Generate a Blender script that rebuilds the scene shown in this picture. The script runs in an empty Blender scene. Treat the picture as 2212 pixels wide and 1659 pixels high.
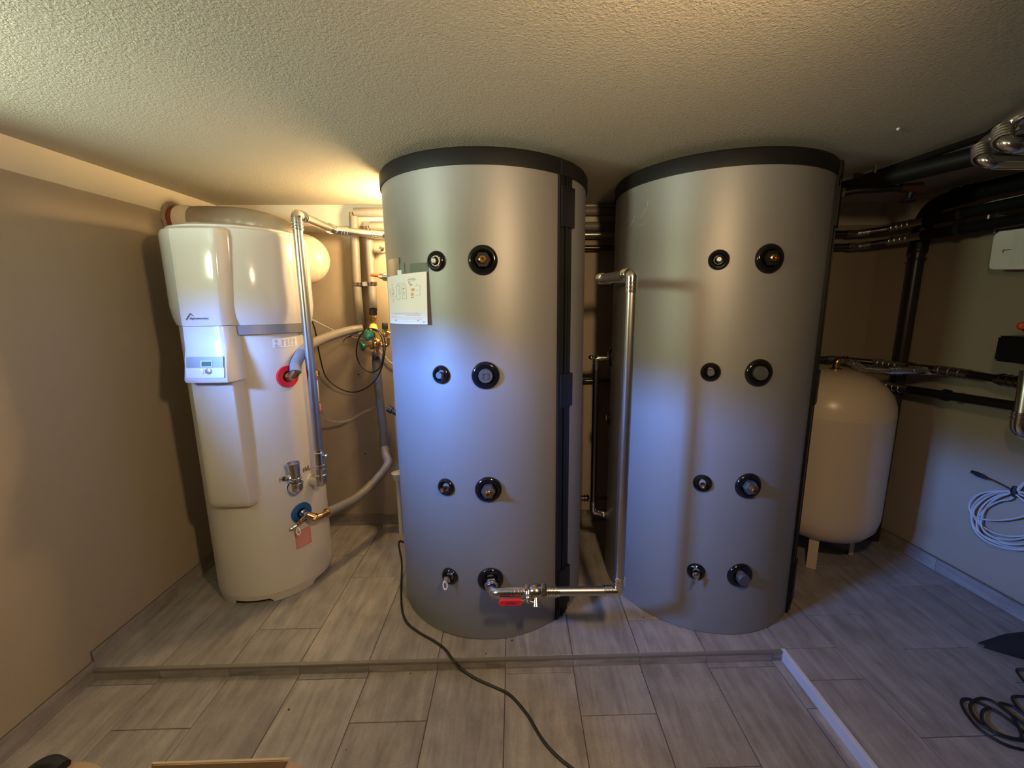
import bpy, bmesh, math, random
from mathutils import Vector, Matrix
random.seed(7)
PI = math.pi
scn = bpy.context.scene
COL = scn.collection

# ------------------------------------------------------------------ camera
cd = bpy.data.cameras.new('camera')
cam = bpy.data.objects.new('camera', cd)
COL.objects.link(cam)
cd.sensor_width = 36.0
cd.lens = 902.739 / 2212 * 36
cd.shift_x = -(1135.487 - 1106) / 2212
cd.shift_y = (822.26 - 829.5) / 2212
cd.clip_start = 0.02
m = Matrix(((0.99963201, 0.01125939, -0.02467926), (-0.02629179, 0.17821568, -0.98364013), (-0.00667695, 0.98392703, 0.17844612))).to_4x4()
m.translation = (0, 0, 1.5384)
cam.matrix_world = m
scn.camera = cam

# ------------------------------------------------------------------ world: blue sky over a line of trees
w = bpy.data.worlds.new('World')
scn.world = w
w.use_nodes = True
nt = w.node_tree
nt.nodes.clear()
out = nt.nodes.new('ShaderNodeOutputWorld')
bg = nt.nodes.new('ShaderNodeBackground')
tc = nt.nodes.new('ShaderNodeTexCoord')
sep = nt.nodes.new('ShaderNodeSeparateXYZ')
rmp = nt.nodes.new('ShaderNodeValToRGB')
nt.links.new(tc.outputs['Generated'], sep.inputs[0])
hz = nt.nodes.new('ShaderNodeMath'); hz.operation = 'MULTIPLY_ADD'; hz.inputs[1].default_value = 0.5; hz.inputs[2].default_value = 0.5
nt.links.new(sep.outputs['Z'], hz.inputs[0]); nt.links.new(hz.outputs[0], rmp.inputs[0])
nt.links.new(rmp.outputs[0], bg.inputs[0])
nt.links.new(bg.outputs[0], out.inputs[0])
er = rmp.color_ramp
# ground, tree line, sky, by the sine of the elevation mapped to 0..1
for i, (pos, c4) in enumerate(((0.490, (0.48, 0.56, 0.44, 1)), (0.505, (0.20, 0.25, 0.17, 1)), (0.6175, (0.20, 0.25, 0.17, 1)), (0.6325, (0.46, 1.10, 3.3, 1)))):
    e = er.elements[i] if i < 2 else er.elements.new(0.99)
    e.position = pos; e.color = c4
bg.inputs[1].default_value = 265.0
w.cycles.sampling_method = 'AUTOMATIC'

# ------------------------------------------------------------------ lamps of the room
def point(name, loc, energy, color, size):
    l = bpy.data.lights.new(name, 'POINT')
    l.energy = energy; l.color = color; l.shadow_soft_size = size
    o = bpy.data.objects.new(name, l); o.location = loc; COL.objects.link(o)
    return o
fl = bpy.data.lights.new('flood_lamp_light', 'AREA')
fl.shape = 'RECTANGLE'; fl.size = 0.11; fl.size_y = 0.15; fl.energy = 19.5; fl.color = (1.0, 0.67, 0.36)
fo = bpy.data.objects.new('flood_lamp_light', fl)
fo.location = (0.50, 0.36, 1.97)
fo.rotation_euler = Vector((-0.48, 0.66, -0.50)).to_track_quat('-Z', 'Y').to_euler()
COL.objects.link(fo)
point('wall_bulb_light', (-0.575, 2.47, 1.95), 38.0, (1.0, 0.66, 0.30), 0.05)
# daylight portal in the window opening of the left wall
pl = bpy.data.lights.new('window_daylight', 'AREA')
pl.shape = 'RECTANGLE'; pl.size = 0.46; pl.size_y = 0.32
pl.cycles.is_portal = True
po = bpy.data.objects.new('window_daylight', pl)
po.location = (-1.95, 0.05, 1.72)
po.rotation_euler = (0, -PI / 2, 0)
COL.objects.link(po)

scn.view_settings.view_transform = 'Standard'
scn.view_settings.look = 'None'
scn.view_settings.exposure = 0.16
scn.view_settings.gamma = 1.0
scn.view_settings.use_curve_mapping = False

# ------------------------------------------------------------------ materials
def mat(name, col, rough=0.5, metal=0.0, bump=0.0, bscale=60, var=0.0, vscale=8, coat=0.0, emit=None, trans=0.0, bdist=0.002, stretch=None, spec=None, ior=None):
    m = bpy.data.materials.new(name); m.use_nodes = True
    n = m.node_tree; b = n.nodes['Principled BSDF']
    b.inputs['Base Color'].default_value = (*col, 1)
    b.inputs['Roughness'].default_value = rough
    b.inputs['Metallic'].default_value = metal
    b.inputs['Coat Weight'].default_value = coat
    b.inputs['Transmission Weight'].default_value = trans
    if spec is not None: b.inputs['Specular IOR Level'].default_value = spec
    if ior: b.inputs['IOR'].default_value = ior
    if emit:
        b.inputs['Emission Color'].default_value = (*emit[:3], 1); b.inputs['Emission Strength'].default_value = emit[3]
    geo = n.nodes.new('ShaderNodeNewGeometry')
    vec = geo.outputs['Position']
    if stretch:
        mp = n.nodes.new('ShaderNodeMapping'); mp.inputs['Scale'].default_value = stretch
        n.links.new(vec, mp.inputs[0]); vec = mp.outputs[0]
    if bump:
        t = n.nodes.new('ShaderNodeTexNoise'); t.inputs['Scale'].default_value = bscale; t.inputs['Detail'].default_value = 4
        bp = n.nodes.new('ShaderNodeBump'); bp.inputs['Strength'].default_value = bump; bp.inputs['Distance'].default_value = bdist
        n.links.new(vec, t.inputs['Vector']); n.links.new(t.outputs[0], bp.inputs['Height']); n.links.new(bp.outputs[0], b.inputs['Normal'])
    if var:
        t = n.nodes.new('ShaderNodeTexNoise'); t.inputs['Scale'].default_value = vscale; t.inputs['Detail'].default_value = 5
        mx = n.nodes.new('ShaderNodeMix'); mx.data_type = 'RGBA'
        mx.inputs[6].default_value = (*[c * (1 - var) for c in col], 1); mx.inputs[7].default_value = (*[min(1, c * (1 + var)) for c in col], 1)
        n.links.new(vec, t.inputs['Vector']); n.links.new(t.outputs[0], mx.inputs[0]); n.links.new(mx.outputs[2], b.inputs['Base Color'])
    return m

M = {}
M['tank'] = mat('tank_vinyl', (0.25, 0.25, 0.25), 0.50, 0.40, bump=0.06, bscale=260, bdist=0.001)
M['black'] = mat('black_plastic', (0.006, 0.006, 0.006), 0.45, spec=0.3)
M['lid'] = mat('black_lid', (0.007, 0.007, 0.007), 0.55, spec=0.3, bump=0.05, bscale=200)
M['gloss_black'] = mat('gloss_black', (0.006, 0.006, 0.007), 0.10)
M['rubber'] = mat('black_rubber', (0.010, 0.010, 0.010), 0.55)
M['chrome'] = mat('steel_bright', (0.70, 0.69, 0.67), 0.16, 1.0)
M['steel'] = mat('zinc_pipe', (0.50, 0.49, 0.47), 0.30, 1.0, var=0.10, vscale=20)
M['plug'] = mat('cast_plug', (0.11, 0.11, 0.12), 0.5, 0.6)
M['brass'] = mat('brass', (0.80, 0.50, 0.16), 0.22, 1.0)
M['bronze'] = mat('bronze', (0.50, 0.31, 0.15), 0.30, 1.0)
M['red'] = mat('red_plastic', (0.62, 0.015, 0.02), 0.35)
M['orange'] = mat('orange_plastic', (0.85, 0.08, 0.02), 0.4)
M['blue'] = mat('blue_plastic', (0.004, 0.085, 0.24), 0.4)
M['green'] = mat('green_plastic', (0.01, 0.12, 0.07), 0.35)
M['white_gloss'] = mat('white_gloss_shell', (0.63, 0.63, 0.66), 0.12, coat=0.4)
M['cream'] = mat('cream_enamel', (0.60, 0.57, 0.50), 0.38, bump=0.04, bscale=220)
M['vessel'] = mat('cream_vessel', (0.62, 0.53, 0.40), 0.3, bump=0.02, bscale=150)
M['vessel_pink'] = mat('pale_vessel', (0.62, 0.52, 0.42), 0.35)
M['silver_band'] = mat('silver_band', (0.24, 0.24, 0.25), 0.4, 0.3)
M['silver_light'] = mat('silver_light', (0.66, 0.66, 0.70), 0.35, 0.1)
M['lcd'] = mat('lcd', (0.07, 0.15, 0.12), 0.2)
M['insul'] = mat('grey_insulation', (0.185, 0.17, 0.15), 0.5, bump=0.3, bscale=45, bdist=0.004)
M['insul_dark'] = mat('dark_insulation', (0.13, 0.125, 0.12), 0.6, bump=0.3, bscale=45, bdist=0.004)
M['insul_black'] = mat('black_insulation', (0.008, 0.007, 0.007), 0.5, spec=0.3)
M['dark_steel'] = mat('dark_steel', (0.20, 0.18, 0.16), 0.28, 1.0)
M['pvc'] = mat('dark_drain_pipe', (0.025, 0.022, 0.02), 0.35)
M['paper'] = mat('paper', (0.86, 0.87, 0.93), 0.8)
M['ink'] = mat('ink', (0.10, 0.10, 0.12), 0.8)
M['ink_light'] = mat('ink_light', (0.42, 0.42, 0.46), 0.8)
M['ink_orange'] = mat('ink_orange', (0.80, 0.40, 0.18), 0.8)
M['label'] = mat('label', (0.78, 0.78, 0.76), 0.5)
M['label_red'] = mat('label_red', (0.62, 0.21, 0.19), 0.6)
M['label_line'] = mat('label_line', (0.75, 0.52, 0.46), 0.6)
M['tape'] = mat('brown_tape', (0.17, 0.135, 0.10), 0.22, bump=0.5, bscale=30, bdist=0.004)
M['tape_clear'] = mat('clear_tape', (0.15, 0.19, 0.17), 0.15)
M['duct'] = mat('flex_duct', (0.40, 0.34, 0.27), 0.38, 0.35)
M['collar'] = mat('duct_collar', (0.82, 0.76, 0.64), 0.45)
M['brick_red'] = mat('raw_opening', (0.28, 0.07, 0.03), 0.9, bump=0.8, bscale=60)
M['foam'] = mat('grey_mortar', (0.30, 0.25, 0.20), 0.9, bump=0.8, bscale=60)
M['white_cable'] = mat('white_cable', (0.50, 0.50, 0.50), 0.45)
M['black_cable'] = mat('black_cable', (0.012, 0.012, 0.012), 0.45)
M['white_plastic'] = mat('white_plastic', (0.88, 0.88, 0.86), 0.5)
M['card'] = mat('cardboard', (0.34, 0.235, 0.14), 0.85, bump=0.15, bscale=80, var=0.12)
M['card_light'] = mat('cardboard_edge', (0.48, 0.38, 0.26), 0.85)
M['bag'] = mat('black_fabric', (0.010, 0.009, 0.010), 0.9, bump=0.6, bscale=90)
M['grout'] = mat('grout', (0.13, 0.115, 0.10), 0.9)
M['alu'] = mat('pale_edge_profile', (0.62, 0.64, 0.70), 0.35, 0.15)
M['profile'] = mat('grey_edge_profile', (0.22, 0.20, 0.17), 0.5, 0.3)
M['dirt'] = mat('dirt', (0.03, 0.02, 0.015), 0.9)
M['marker'] = mat('marker_ink', (0.02, 0.02, 0.02), 0.6)
M['glow'] = mat('lamp_glass', (0.9, 0.8, 0.6), 0.4, emit=(1.0, 0.66, 0.30, 6.0))
M['clear'] = mat('clear_hose', (0.9, 0.88, 0.84), 0.08, trans=0.9, ior=1.3)
M['glass'] = mat('window_glass', (1, 1, 1), 0.0, trans=1.0, ior=1.45)
M['frame'] = mat('window_frame', (0.7, 0.7, 0.7), 0.4)

def wall_material():
    m = bpy.data.materials.new('wall_paint'); m.use_nodes = True
    n = m.node_tree; b = n.nodes['Principled BSDF']; b.inputs['Roughness'].default_value = 0.85
    geo = n.nodes.new('ShaderNodeNewGeometry'); s = n.nodes.new('ShaderNodeSeparateXYZ')
    n.links.new(geo.outputs['Position'], s.inputs[0])
    t = n.nodes.new('ShaderNodeTexNoise'); t.inputs['Scale'].default_value = 6; n.links.new(geo.outputs['Position'], t.inputs['Vector'])
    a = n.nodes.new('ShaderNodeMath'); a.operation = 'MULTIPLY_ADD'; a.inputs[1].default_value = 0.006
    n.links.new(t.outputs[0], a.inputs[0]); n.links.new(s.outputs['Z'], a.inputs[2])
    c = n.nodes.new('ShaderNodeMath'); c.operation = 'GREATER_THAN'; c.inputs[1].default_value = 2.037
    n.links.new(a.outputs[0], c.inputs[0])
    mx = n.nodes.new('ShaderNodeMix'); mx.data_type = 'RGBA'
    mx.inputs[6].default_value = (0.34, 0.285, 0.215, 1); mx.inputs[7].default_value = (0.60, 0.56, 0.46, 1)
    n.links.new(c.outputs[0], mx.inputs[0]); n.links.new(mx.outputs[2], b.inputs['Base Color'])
    t2 = n.nodes.new('ShaderNodeTexNoise'); t2.inputs['Scale'].default_value = 170; t2.inputs['Detail'].default_value = 3
    n.links.new(geo.outputs['Position'], t2.inputs['Vector'])
    bp = n.nodes.new('ShaderNodeBump'); bp.inputs['Strength'].default_value = 0.35; bp.inputs['Distance'].default_value = 0.002
    n.links.new(t2.outputs[0], bp.inputs['Height']); n.links.new(bp.outputs[0], b.inputs['Normal'])
    return m
M['wall'] = wall_material()

def ceiling_material():
    m = bpy.data.materials.new('ceiling_plaster'); m.use_nodes = True
    n = m.node_tree; b = n.nodes['Principled BSDF']; b.inputs['Roughness'].default_value = 0.9
    b.inputs['Base Color'].default_value = (0.50, 0.47, 0.38, 1)
    geo = n.nodes.new('ShaderNodeNewGeometry')
    t = n.nodes.new('ShaderNodeTexNoise'); t.inputs['Scale'].default_value = 120; t.inputs['Detail'].default_value = 4; t.inputs['Distortion'].default_value = 0.8
    t.inputs['Roughness'].default_value = 0.55
    n.links.new(geo.outputs['Position'], t.inputs['Vector'])
    bp = n.nodes.new('ShaderNodeBump'); bp.inputs['Strength'].default_value = 0.9; bp.inputs['Distance'].default_value = 0.005
    n.links.new(t.outputs[0], bp.inputs['Height']); n.links.new(bp.outputs[0], b.inputs['Normal'])
    return m
M['ceiling'] = ceiling_material()

def tile_material(name, dark, light, along='Y'):
    m = bpy.data.materials.new(name); m.use_nodes = True
    n = m.node_tree; b = n.nodes['Principled BSDF']; b.inputs['Roughness'].default_value = 0.42
    geo = n.nodes.new('ShaderNodeNewGeometry'); oi = n.nodes.new('ShaderNodeObjectInfo')
    ad = n.nodes.new('ShaderNodeVectorMath'); ad.operation = 'ADD'
    cmb = n.nodes.new('ShaderNodeCombineXYZ')
    ml = n.nodes.new('ShaderNodeMath'); ml.operation = 'MULTIPLY'; ml.inputs[1].default_value = 37.0
    n.links.new(oi.outputs['Random'], ml.inputs[0])
    for i in range(3): n.links.new(ml.outputs[0], cmb.inputs[i])
    n.links.new(geo.outputs['Position'], ad.inputs[0]); n.links.new(cmb.outputs[0], ad.inputs[1])
    mp = n.nodes.new('ShaderNodeMapping'); mp.inputs['Rotation'].default_value = (0, 0, 0.10)
    mp.inputs['Scale'].default_value = (26, 3.4, 26) if along == 'Y' else (3.4, 26, 26)
    n.links.new(ad.outputs[0], mp.inputs[0])
    t = n.nodes.new('ShaderNodeTexNoise'); t.inputs['Scale'].default_value = 1.0; t.inputs['Detail'].default_value = 7; t.inputs['Roughness'].default_value = 0.62; t.inputs['Distortion'].default_value = 0.6
    n.links.new(mp.outputs[0], t.inputs['Vector'])
    t3 = n.nodes.new('ShaderNodeTexNoise'); t3.inputs['Scale'].default_value = 9.0; t3.inputs['Detail'].default_value = 6; n.links.new(ad.outputs[0], t3.inputs['Vector'])
    mm = n.nodes.new('ShaderNodeMix'); mm.inputs[0].default_value = 0.35
    n.links.new(t.outputs[0], mm.inputs[2]); n.links.new(t3.outputs[0], mm.inputs[3])
    r = n.nodes.new('ShaderNodeValToRGB'); r.color_ramp.elements[0].position = 0.38; r.color_ramp.elements[1].position = 0.62
    r.color_ramp.elements[0].color = (*dark, 1); r.color_ramp.elements[1].color = (*light, 1)
    n.links.new(mm.outputs[0], r.inputs[0])
    t2 = n.nodes.new('ShaderNodeTexNoise'); t2.inputs['Scale'].default_value = 140; t2.inputs['Detail'].default_value = 2; n.links.new(geo.outputs['Position'], t2.inputs['Vector'])
    mx = n.nodes.new('ShaderNodeMix'); mx.data_type = 'RGBA'; mx.blend_type = 'MULTIPLY'; mx.inputs[0].default_value = 0.30
    n.links.new(r.outputs[0], mx.inputs[6]); n.links.new(t2.outputs[0], mx.inputs[7])
    hsv = n.nodes.new('ShaderNodeHueSaturation'); v = n.nodes.new('ShaderNodeMapRange'); v.inputs[3].default_value = 0.98; v.inputs[4].default_value = 1.22
    n.links.new(oi.outputs['Random'], v.inputs[0]); n.links.new(v.outputs[0], hsv.inputs['Value'])
    n.links.new(mx.outputs[2], hsv.inputs['Color']); n.links.new(hsv.outputs[0], b.inputs['Base Color'])
    bp = n.nodes.new('ShaderNodeBump'); bp.inputs['Strength'].default_value = 0.15; bp.inputs['Distance'].default_value = 0.001
    n.links.new(t2.outputs[0], bp.inputs['Height']); n.links.new(bp.outputs[0], b.inputs['Normal'])
    return m
M['tile'] = tile_material('grey_wood_tile', (0.21, 0.19, 0.175), (0.36, 0.33, 0.305))
M['tile_x'] = tile_material('grey_wood_tile_cross', (0.17, 0.155, 0.14), (0.34, 0.31, 0.275), 'X')

# ------------------------------------------------------------------ mesh helpers
def link(name, bm, m, parent=None, smooth=True, mats=None):
    me = bpy.data.meshes.new(name)
    bmesh.ops.recalc_face_normals(bm, faces=bm.faces)
    bm.to_mesh(me); bm.free()
    for mm in (mats or [m]): me.materials.append(mm)
    if smooth:
        me.polygons.foreach_set('use_smooth', [True] * len(me.polygons))
        me.set_sharp_from_angle(angle=math.radians(38))
    o = bpy.data.objects.new(name, me); COL.objects.link(o)
    if parent is not None:
        o.parent = parent
        root = parent
        off = Vector(parent.location)
        q = parent.parent
        while q is not None:
            off += Vector(q.location); q = q.parent
        o.location = -off
    return o

def thing(name, label, cat, loc, group=None):
    o = bpy.data.objects.new(name, None); COL.objects.link(o)
    o.location = loc; o.empty_display_size = 0.05
    o['label'] = label; o['category'] = cat
    if group: o['group'] = group
    return o

def tag(o, label, cat, group=None):
    o['label'] = label; o['category'] = cat
    if group: o['group'] = group
    return o

def struct(o):
    o['kind'] = 'structure'
    return o

def box(bm, lo, hi, bevel=0.0):
    r = bmesh.ops.create_cube(bm, size=1.0)
    c = [(a + b) / 2 for a, b in zip(lo, hi)]
    s = [abs(b - a) for a, b in zip(lo, hi)]
    bmesh.ops.scale(bm, vec=s, verts=r['verts']); bmesh.ops.translate(bm, vec=c, verts=r['verts'])
    if bevel:
        es = list({e for v in r['verts'] for e in v.link_edges})
        bmesh.ops.bevel(bm, geom=es, offset=bevel, segments=2, affect='EDGES')

def frame(d):
    d = Vector(d).normalized()
    a = Vector((0, 0, 1)) if abs(d.z) < 0.9 else Vector((1, 0, 0))
    u = a.cross(d).normalized(); v = d.cross(u)
    return d, u, v

def lathe(bm, prof, org, d, n=28, squash=1.0):
    """prof: list of (radius, height along d)"""
    d, u, v = frame(d); org = Vector(org); rings = []
    for r, h in prof:
        if r < 1e-6: rings.append([bm.verts.new(org + d * h)])
        else: rings.append([bm.verts.new(org + d * h + (u * math.cos(t) + v * math.sin(t) * squash) * r) for t in [2 * PI * i / n for i in range(n)]])
    for a, b in zip(rings, rings[1:]):
        for i in range(n):
            j = (i + 1) % n
            if len(a) == 1 and len(b) == 1: continue
            if len(a) == 1: bm.faces.new((a[0], b[i], b[j]))
            elif len(b) == 1: bm.faces.new((a[i], a[j], b[0]))
            else: bm.faces.new((a[i], a[j], b[j], b[i]))

def sweep(bm, pts, rad, n=12, caps=True, closed=False, twist=0):
    pts = [Vector(p) for p in pts]
    rad = rad if isinstance(rad, (list, tuple)) else [rad] * len(pts)
    tg = []
    for i in range(len(pts)):
        a = pts[i - 1] if i > 0 else (pts[-1] if closed else pts[0]); b = pts[i + 1] if i < len(pts) - 1 else (pts[0] if closed else pts[-1])
        tg.append((b - a).normalized())
    _, u, v = frame(tg[0]); rings = []
    for i, p in enumerate(pts):
        if i:
            q = tg[i - 1].rotation_difference(tg[i]); u = q @ u
        u = (u - tg[i] * u.dot(tg[i])).normalized(); v = tg[i].cross(u)
        rings.append([bm.verts.new(p + (u * math.cos(2 * PI * k / n + twist) + v * math.sin(2 * PI * k / n + twist)) * rad[i]) for k in range(n)])
    pr = list(zip(rings, rings[1:])) + ([(rings[-1], rings[0])] if closed else [])
    for a, b in pr:
        for i in range(n): bm.faces.new((a[i], a[(i + 1) % n], b[(i + 1) % n], b[i]))
    if caps and not closed:
        bm.faces.new(rings[0]); bm.faces.new(rings[-1])

def smooth_path(pts, k=8):
    P = [Vector(p) for p in pts]; P = [P[0] * 2 - P[1]] + P + [P[-1] * 2 - P[-2]]; o = []
    for i in range(1, len(P) - 2):
        for j in range(k):
            t = j / k; a, b, c, d = P[i - 1:i + 3]
            o.append(0.5 * ((2 * b) + (c - a) * t + (2 * a - 5 * b + 4 * c - d) * t * t + (3 * b - a - 3 * c + d) * t ** 3))
    o.append(P[-2]); return o

def fillet(pts, f, k=6):
    P = [Vector(p) for p in pts]; o = [P[0]]
    for i in range(1, len(P) - 1):
        a = (P[i - 1] - P[i]); b = (P[i + 1] - P[i]); l = min(f, a.length * .48, b.length * .48)
        p0 = P[i] + a.normalized() * l; p2 = P[i] + b.normalized() * l
        for j in range(k + 1):
            t = j / k; o.append(p0 * (1 - t) ** 2 + P[i] * 2 * t * (1 - t) + p2 * t * t)
    o.append(P[-1]); return o

def rings_at(bm, p, d, r, n=3, gap=0.012, w=0.005, h=1.18):
    d = Vector(d).normalized()
    for i in range(n):
        q = Vector(p) + d * (gap * i)
        lathe(bm, [(r * .98, 0), (r * h, w * .3), (r * h, w * .7), (r * .98, w)], q, d, 18)

def run(parent, pts, r, m, mf=None, elbow=0.045, ends=(0, 0), sides=16, sleeve=0.035):
    """a pipe run of straight pieces (parts 'pipe') joined by bends with press collars (parts 'elbow')"""
    mf = mf or m
    P = [Vector(p) for p in pts]
    L = len(P)
    for i in range(L - 1):
        d = (P[i + 1] - P[i]); ln = d.length; d.normalize()
        a = P[i] + d * (elbow if i > 0 else 0); b = P[i + 1] - d * (elbow if i < L - 2 else 0)
        bm = bmesh.new(); sweep(bm, [a, b], r, sides); link('pipe', bm, m, parent)
    for i in range(1, L - 1):
        a = (P[i - 1] - P[i]).normalized(); b = (P[i + 1] - P[i]).normalized()
        bm = bmesh.new()
        mid = fillet([P[i] + a * elbow * 1.001, P[i], P[i] + b * elbow * 1.001], elbow, 7)
        path = [P[i] + a * (elbow + sleeve)] + mid[1:-1] + [P[i] + b * (elbow + sleeve)]
        sweep(bm, path, r * 1.10, sides)
        for dd in (a, b):
            rings_at(bm, P[i] + dd * (elbow * .9), dd, r * 1.10, 3, sleeve * .42, .006, 1.14)
        link('elbow', bm, mf, parent)

def hexnut(bm, p, d, r, h):
    lathe(bm, [(0, 0), (r * .95, 0), (r, h * .12), (r, h * .88), (r * .95, h), (0, h)], p, d, 6)

def cyl_pt(c, r, ang, z):
    a = math.radians(ang); return Vector((c[0] + r * math.cos(a), c[1] + r * math.sin(a), z))

def patch(bm, c, r, a0, a1, z0, z1, th, na=10, nz=1, zf=None):
    """curved slab hugging a vertical cylinder"""
    g = {}
    for i in range(na + 1):
        for j in range(nz + 1):
            for k in (0, 1):
                z = z0 + (z1 - z0) * j / nz
                if zf: z = zf(i / na, j / nz, z)
                g[i, j, k] = bm.verts.new(cyl_pt(c, r + th * k, a0 + (a1 - a0) * i / na, z))
    for i in range(na):
        for j in range(nz):
            for k in (0, 1): bm.faces.new((g[i, j, k], g[i + 1, j, k], g[i + 1, j + 1, k], g[i, j + 1, k]))
    for i in range(na):
        for j in (0, nz): bm.faces.new((g[i, j, 0], g[i + 1, j, 0], g[i + 1, j, 1], g[i, j, 1]))
    for j in range(nz):
        for i in (0, na): bm.faces.new((g[i, j, 0], g[i, j + 1, 0], g[i, j + 1, 1], g[i, j, 1]))

def text_bm(body, size, fn, extrude=0.0004, sx=1.0):
    """lettering laid on a surface by fn(u, v, w)"""
    cu = bpy.data.curves.new('t', 'FONT'); cu.body = body; cu.size = size; cu.extrude = extrude; cu.resolution_u = 2
    o = bpy.data.objects.new('t', cu); COL.objects.link(o)
    dg = bpy.context.evaluated_depsgraph_get(); me = bpy.data.meshes.new_from_object(o.evaluated_get(dg))
    bm = bmesh.new(); bm.from_mesh(me)
    for v in bm.verts: v.co = fn(v.co.x * sx, v.co.y, v.co.z)
    bpy.data.objects.remove(o); bpy.data.curves.remove(cu); bpy.data.meshes.remove(me)
    return bm

def flat_quad(bm, fn, u0, v0, u1, v1, w=0.0006, nu=1):
    for i in range(nu):
        a = u0 + (u1 - u0) * i / nu; b = u0 + (u1 - u0) * (i + 1) / nu
        bm.faces.new([bm.verts.new(fn(x, y, w)) for x, y in ((a, v0), (b, v0), (b, v1), (a, v1))])

# ------------------------------------------------------------------ the room
XL, YB, YF, ZC = -1.845, 2.79, -1.6, 2.1593
YS, ZS, XS = 1.6115, -0.0476, 1.2
RW0, RW1 = (2.372, 2.79), (2.80, -1.6)      # right wall leans outwards a little
def rwx(y): return RW0[0] + (RW1[0] - RW0[0]) * (2.79 - y) / (2.79 - YF)

def prism(bm, poly, z0, z1):
    lo = [bm.verts.new((x, y, z0)) for x, y in poly]; hi = [bm.verts.new((x, y, z1)) for x, y in poly]
    bm.faces.new(lo); bm.faces.new(hi)
    for i in range(len(poly)): bm.faces.new((lo[i], lo[(i + 1) % len(poly)], hi[(i + 1) % len(poly)], hi[i]))

bm = bmesh.new()
box(bm, (XL - .2, YF - .2, -0.2), (3.0, YB + .2, ZS - .006))
prism(bm, [(XL - .05, YS - .012), (XS + .012, YS - .012), (XS + .012, YF - .1), (2.95, YF - .1), (2.6, YB + .1), (XL - .05, YB + .1)], ZS - .01, -.006)
floor = struct(link('floor', bm, M['grout'], None, False))

def floor_tile(x0, x1, y0, y1, z):
    if x1 - x0 < .02 or y1 - y0 < .02: return
    g = .0016
    bm = bmesh.new()
    dz = random.uniform(-.0004, .0004)
    box(bm, (x0 + g, y0 + g, z - .012), (x1 - g, y1 - g, z + dz))
    es = [e for e in bm.edges if all(v.co.z > z - .005 for v in e.verts)]
    bmesh.ops.bevel(bm, geom=es, offset=.0012, segments=1, affect='EDGES')
    o = link('tile', bm, M['tile'], floor, False)
k0 = -6
for k in range(-6, 11):
    x0 = -0.058 + .3 * k; x1 = x0 + .3
    x0 = max(x0, XL)
    # lower floor
    if x0 < XS:
        j = 1.571 - .2 * (k % 3)
        ys = [YS - .003] + [j - .6 * i for i in range(0, 7)]
        for a, b in zip(ys[1:], ys[:-1]):
            floor_tile(x0, min(x1, XS), max(a, YF), b, ZS)
    # upper floor
    off = {0: 1.593, 1: 2.013, 2: 1.81}[k % 3]
    if x0 < XS - .01:
        ys = sorted([y for y in (off, off + .6, off - .6) if YS + .02 < y < YB - .02] + [YS, YB])
        for a, b in zip(ys, ys[1:]): floor_tile(x0, min(x1, XS), a, b, 0)
        if x1 > XS + .01:
            ys = sorted([y for y in (2.013, 1.613, 1.451, .851, .251, -.349, -.949) if y > YF] + [YF, YB])
            for a, b in zip(ys, ys[1:]): floor_tile(XS, x1, a, b, 0)
    else:
        ys = [off + .6 * i for i in range(-6, 4)]
        ys = sorted([y for y in ys if YF + .02 < y < YB - .02] + [YF, YB])
        if 0 <= 0:
            for a, b in zip(ys, ys[1:]):
                xa = max(x0, XS); xb = min(x1, rwx(a) + .01)
                floor_tile(xa, xb, a, b, 0)

# step front: tile strips under a grey edge profile, and the pale profile along its right-hand run
bm = bmesh.new(); box(bm, (XL, YS - .016, -.010), (XS + .0, YS - .0005, .0012), .001)
trim1 = struct(link('trim_1', bm, M['profile'], None, False))
xs = [XL, -1.558, -1.258, -.958, -.795, -.658, -.358, -.14, -.058, .242, .542, .842, 1.142, XS - .004]
for a, b in zip(xs, xs[1:]):
    bm = bmesh.new(); box(bm, (a + .001, YS - .014, ZS + .001), (b - .001, YS - .004, -.011), .001)
    link('tile', bm, M['tile_x'], trim1, False)
bm = bmesh.new(); box(bm, (XS - .014, YF, ZS), (XS + .001, YS + .002, .0016), .001)
box(bm, (XS + .001, YF, -.004), (XS + .004, YS + .002, .0010))
struct(link('trim_2', bm, M['alu'], None, False))

# walls
def slab(poly, z0, z1, name, m):
    bm = bmesh.new(); prism(bm, poly, z0, z1); return struct(link(name, bm, m, None, False))
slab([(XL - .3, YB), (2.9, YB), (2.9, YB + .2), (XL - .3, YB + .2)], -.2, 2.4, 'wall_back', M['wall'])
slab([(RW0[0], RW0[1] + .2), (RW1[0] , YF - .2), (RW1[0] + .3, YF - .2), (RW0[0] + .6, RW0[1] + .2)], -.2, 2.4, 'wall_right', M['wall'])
slab([(XL - .3, YF), (3.1, YF), (3.1, YF - .2), (XL - .3, YF - .2)], -.2, 2.4, 'wall_front', M['wall'])
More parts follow.
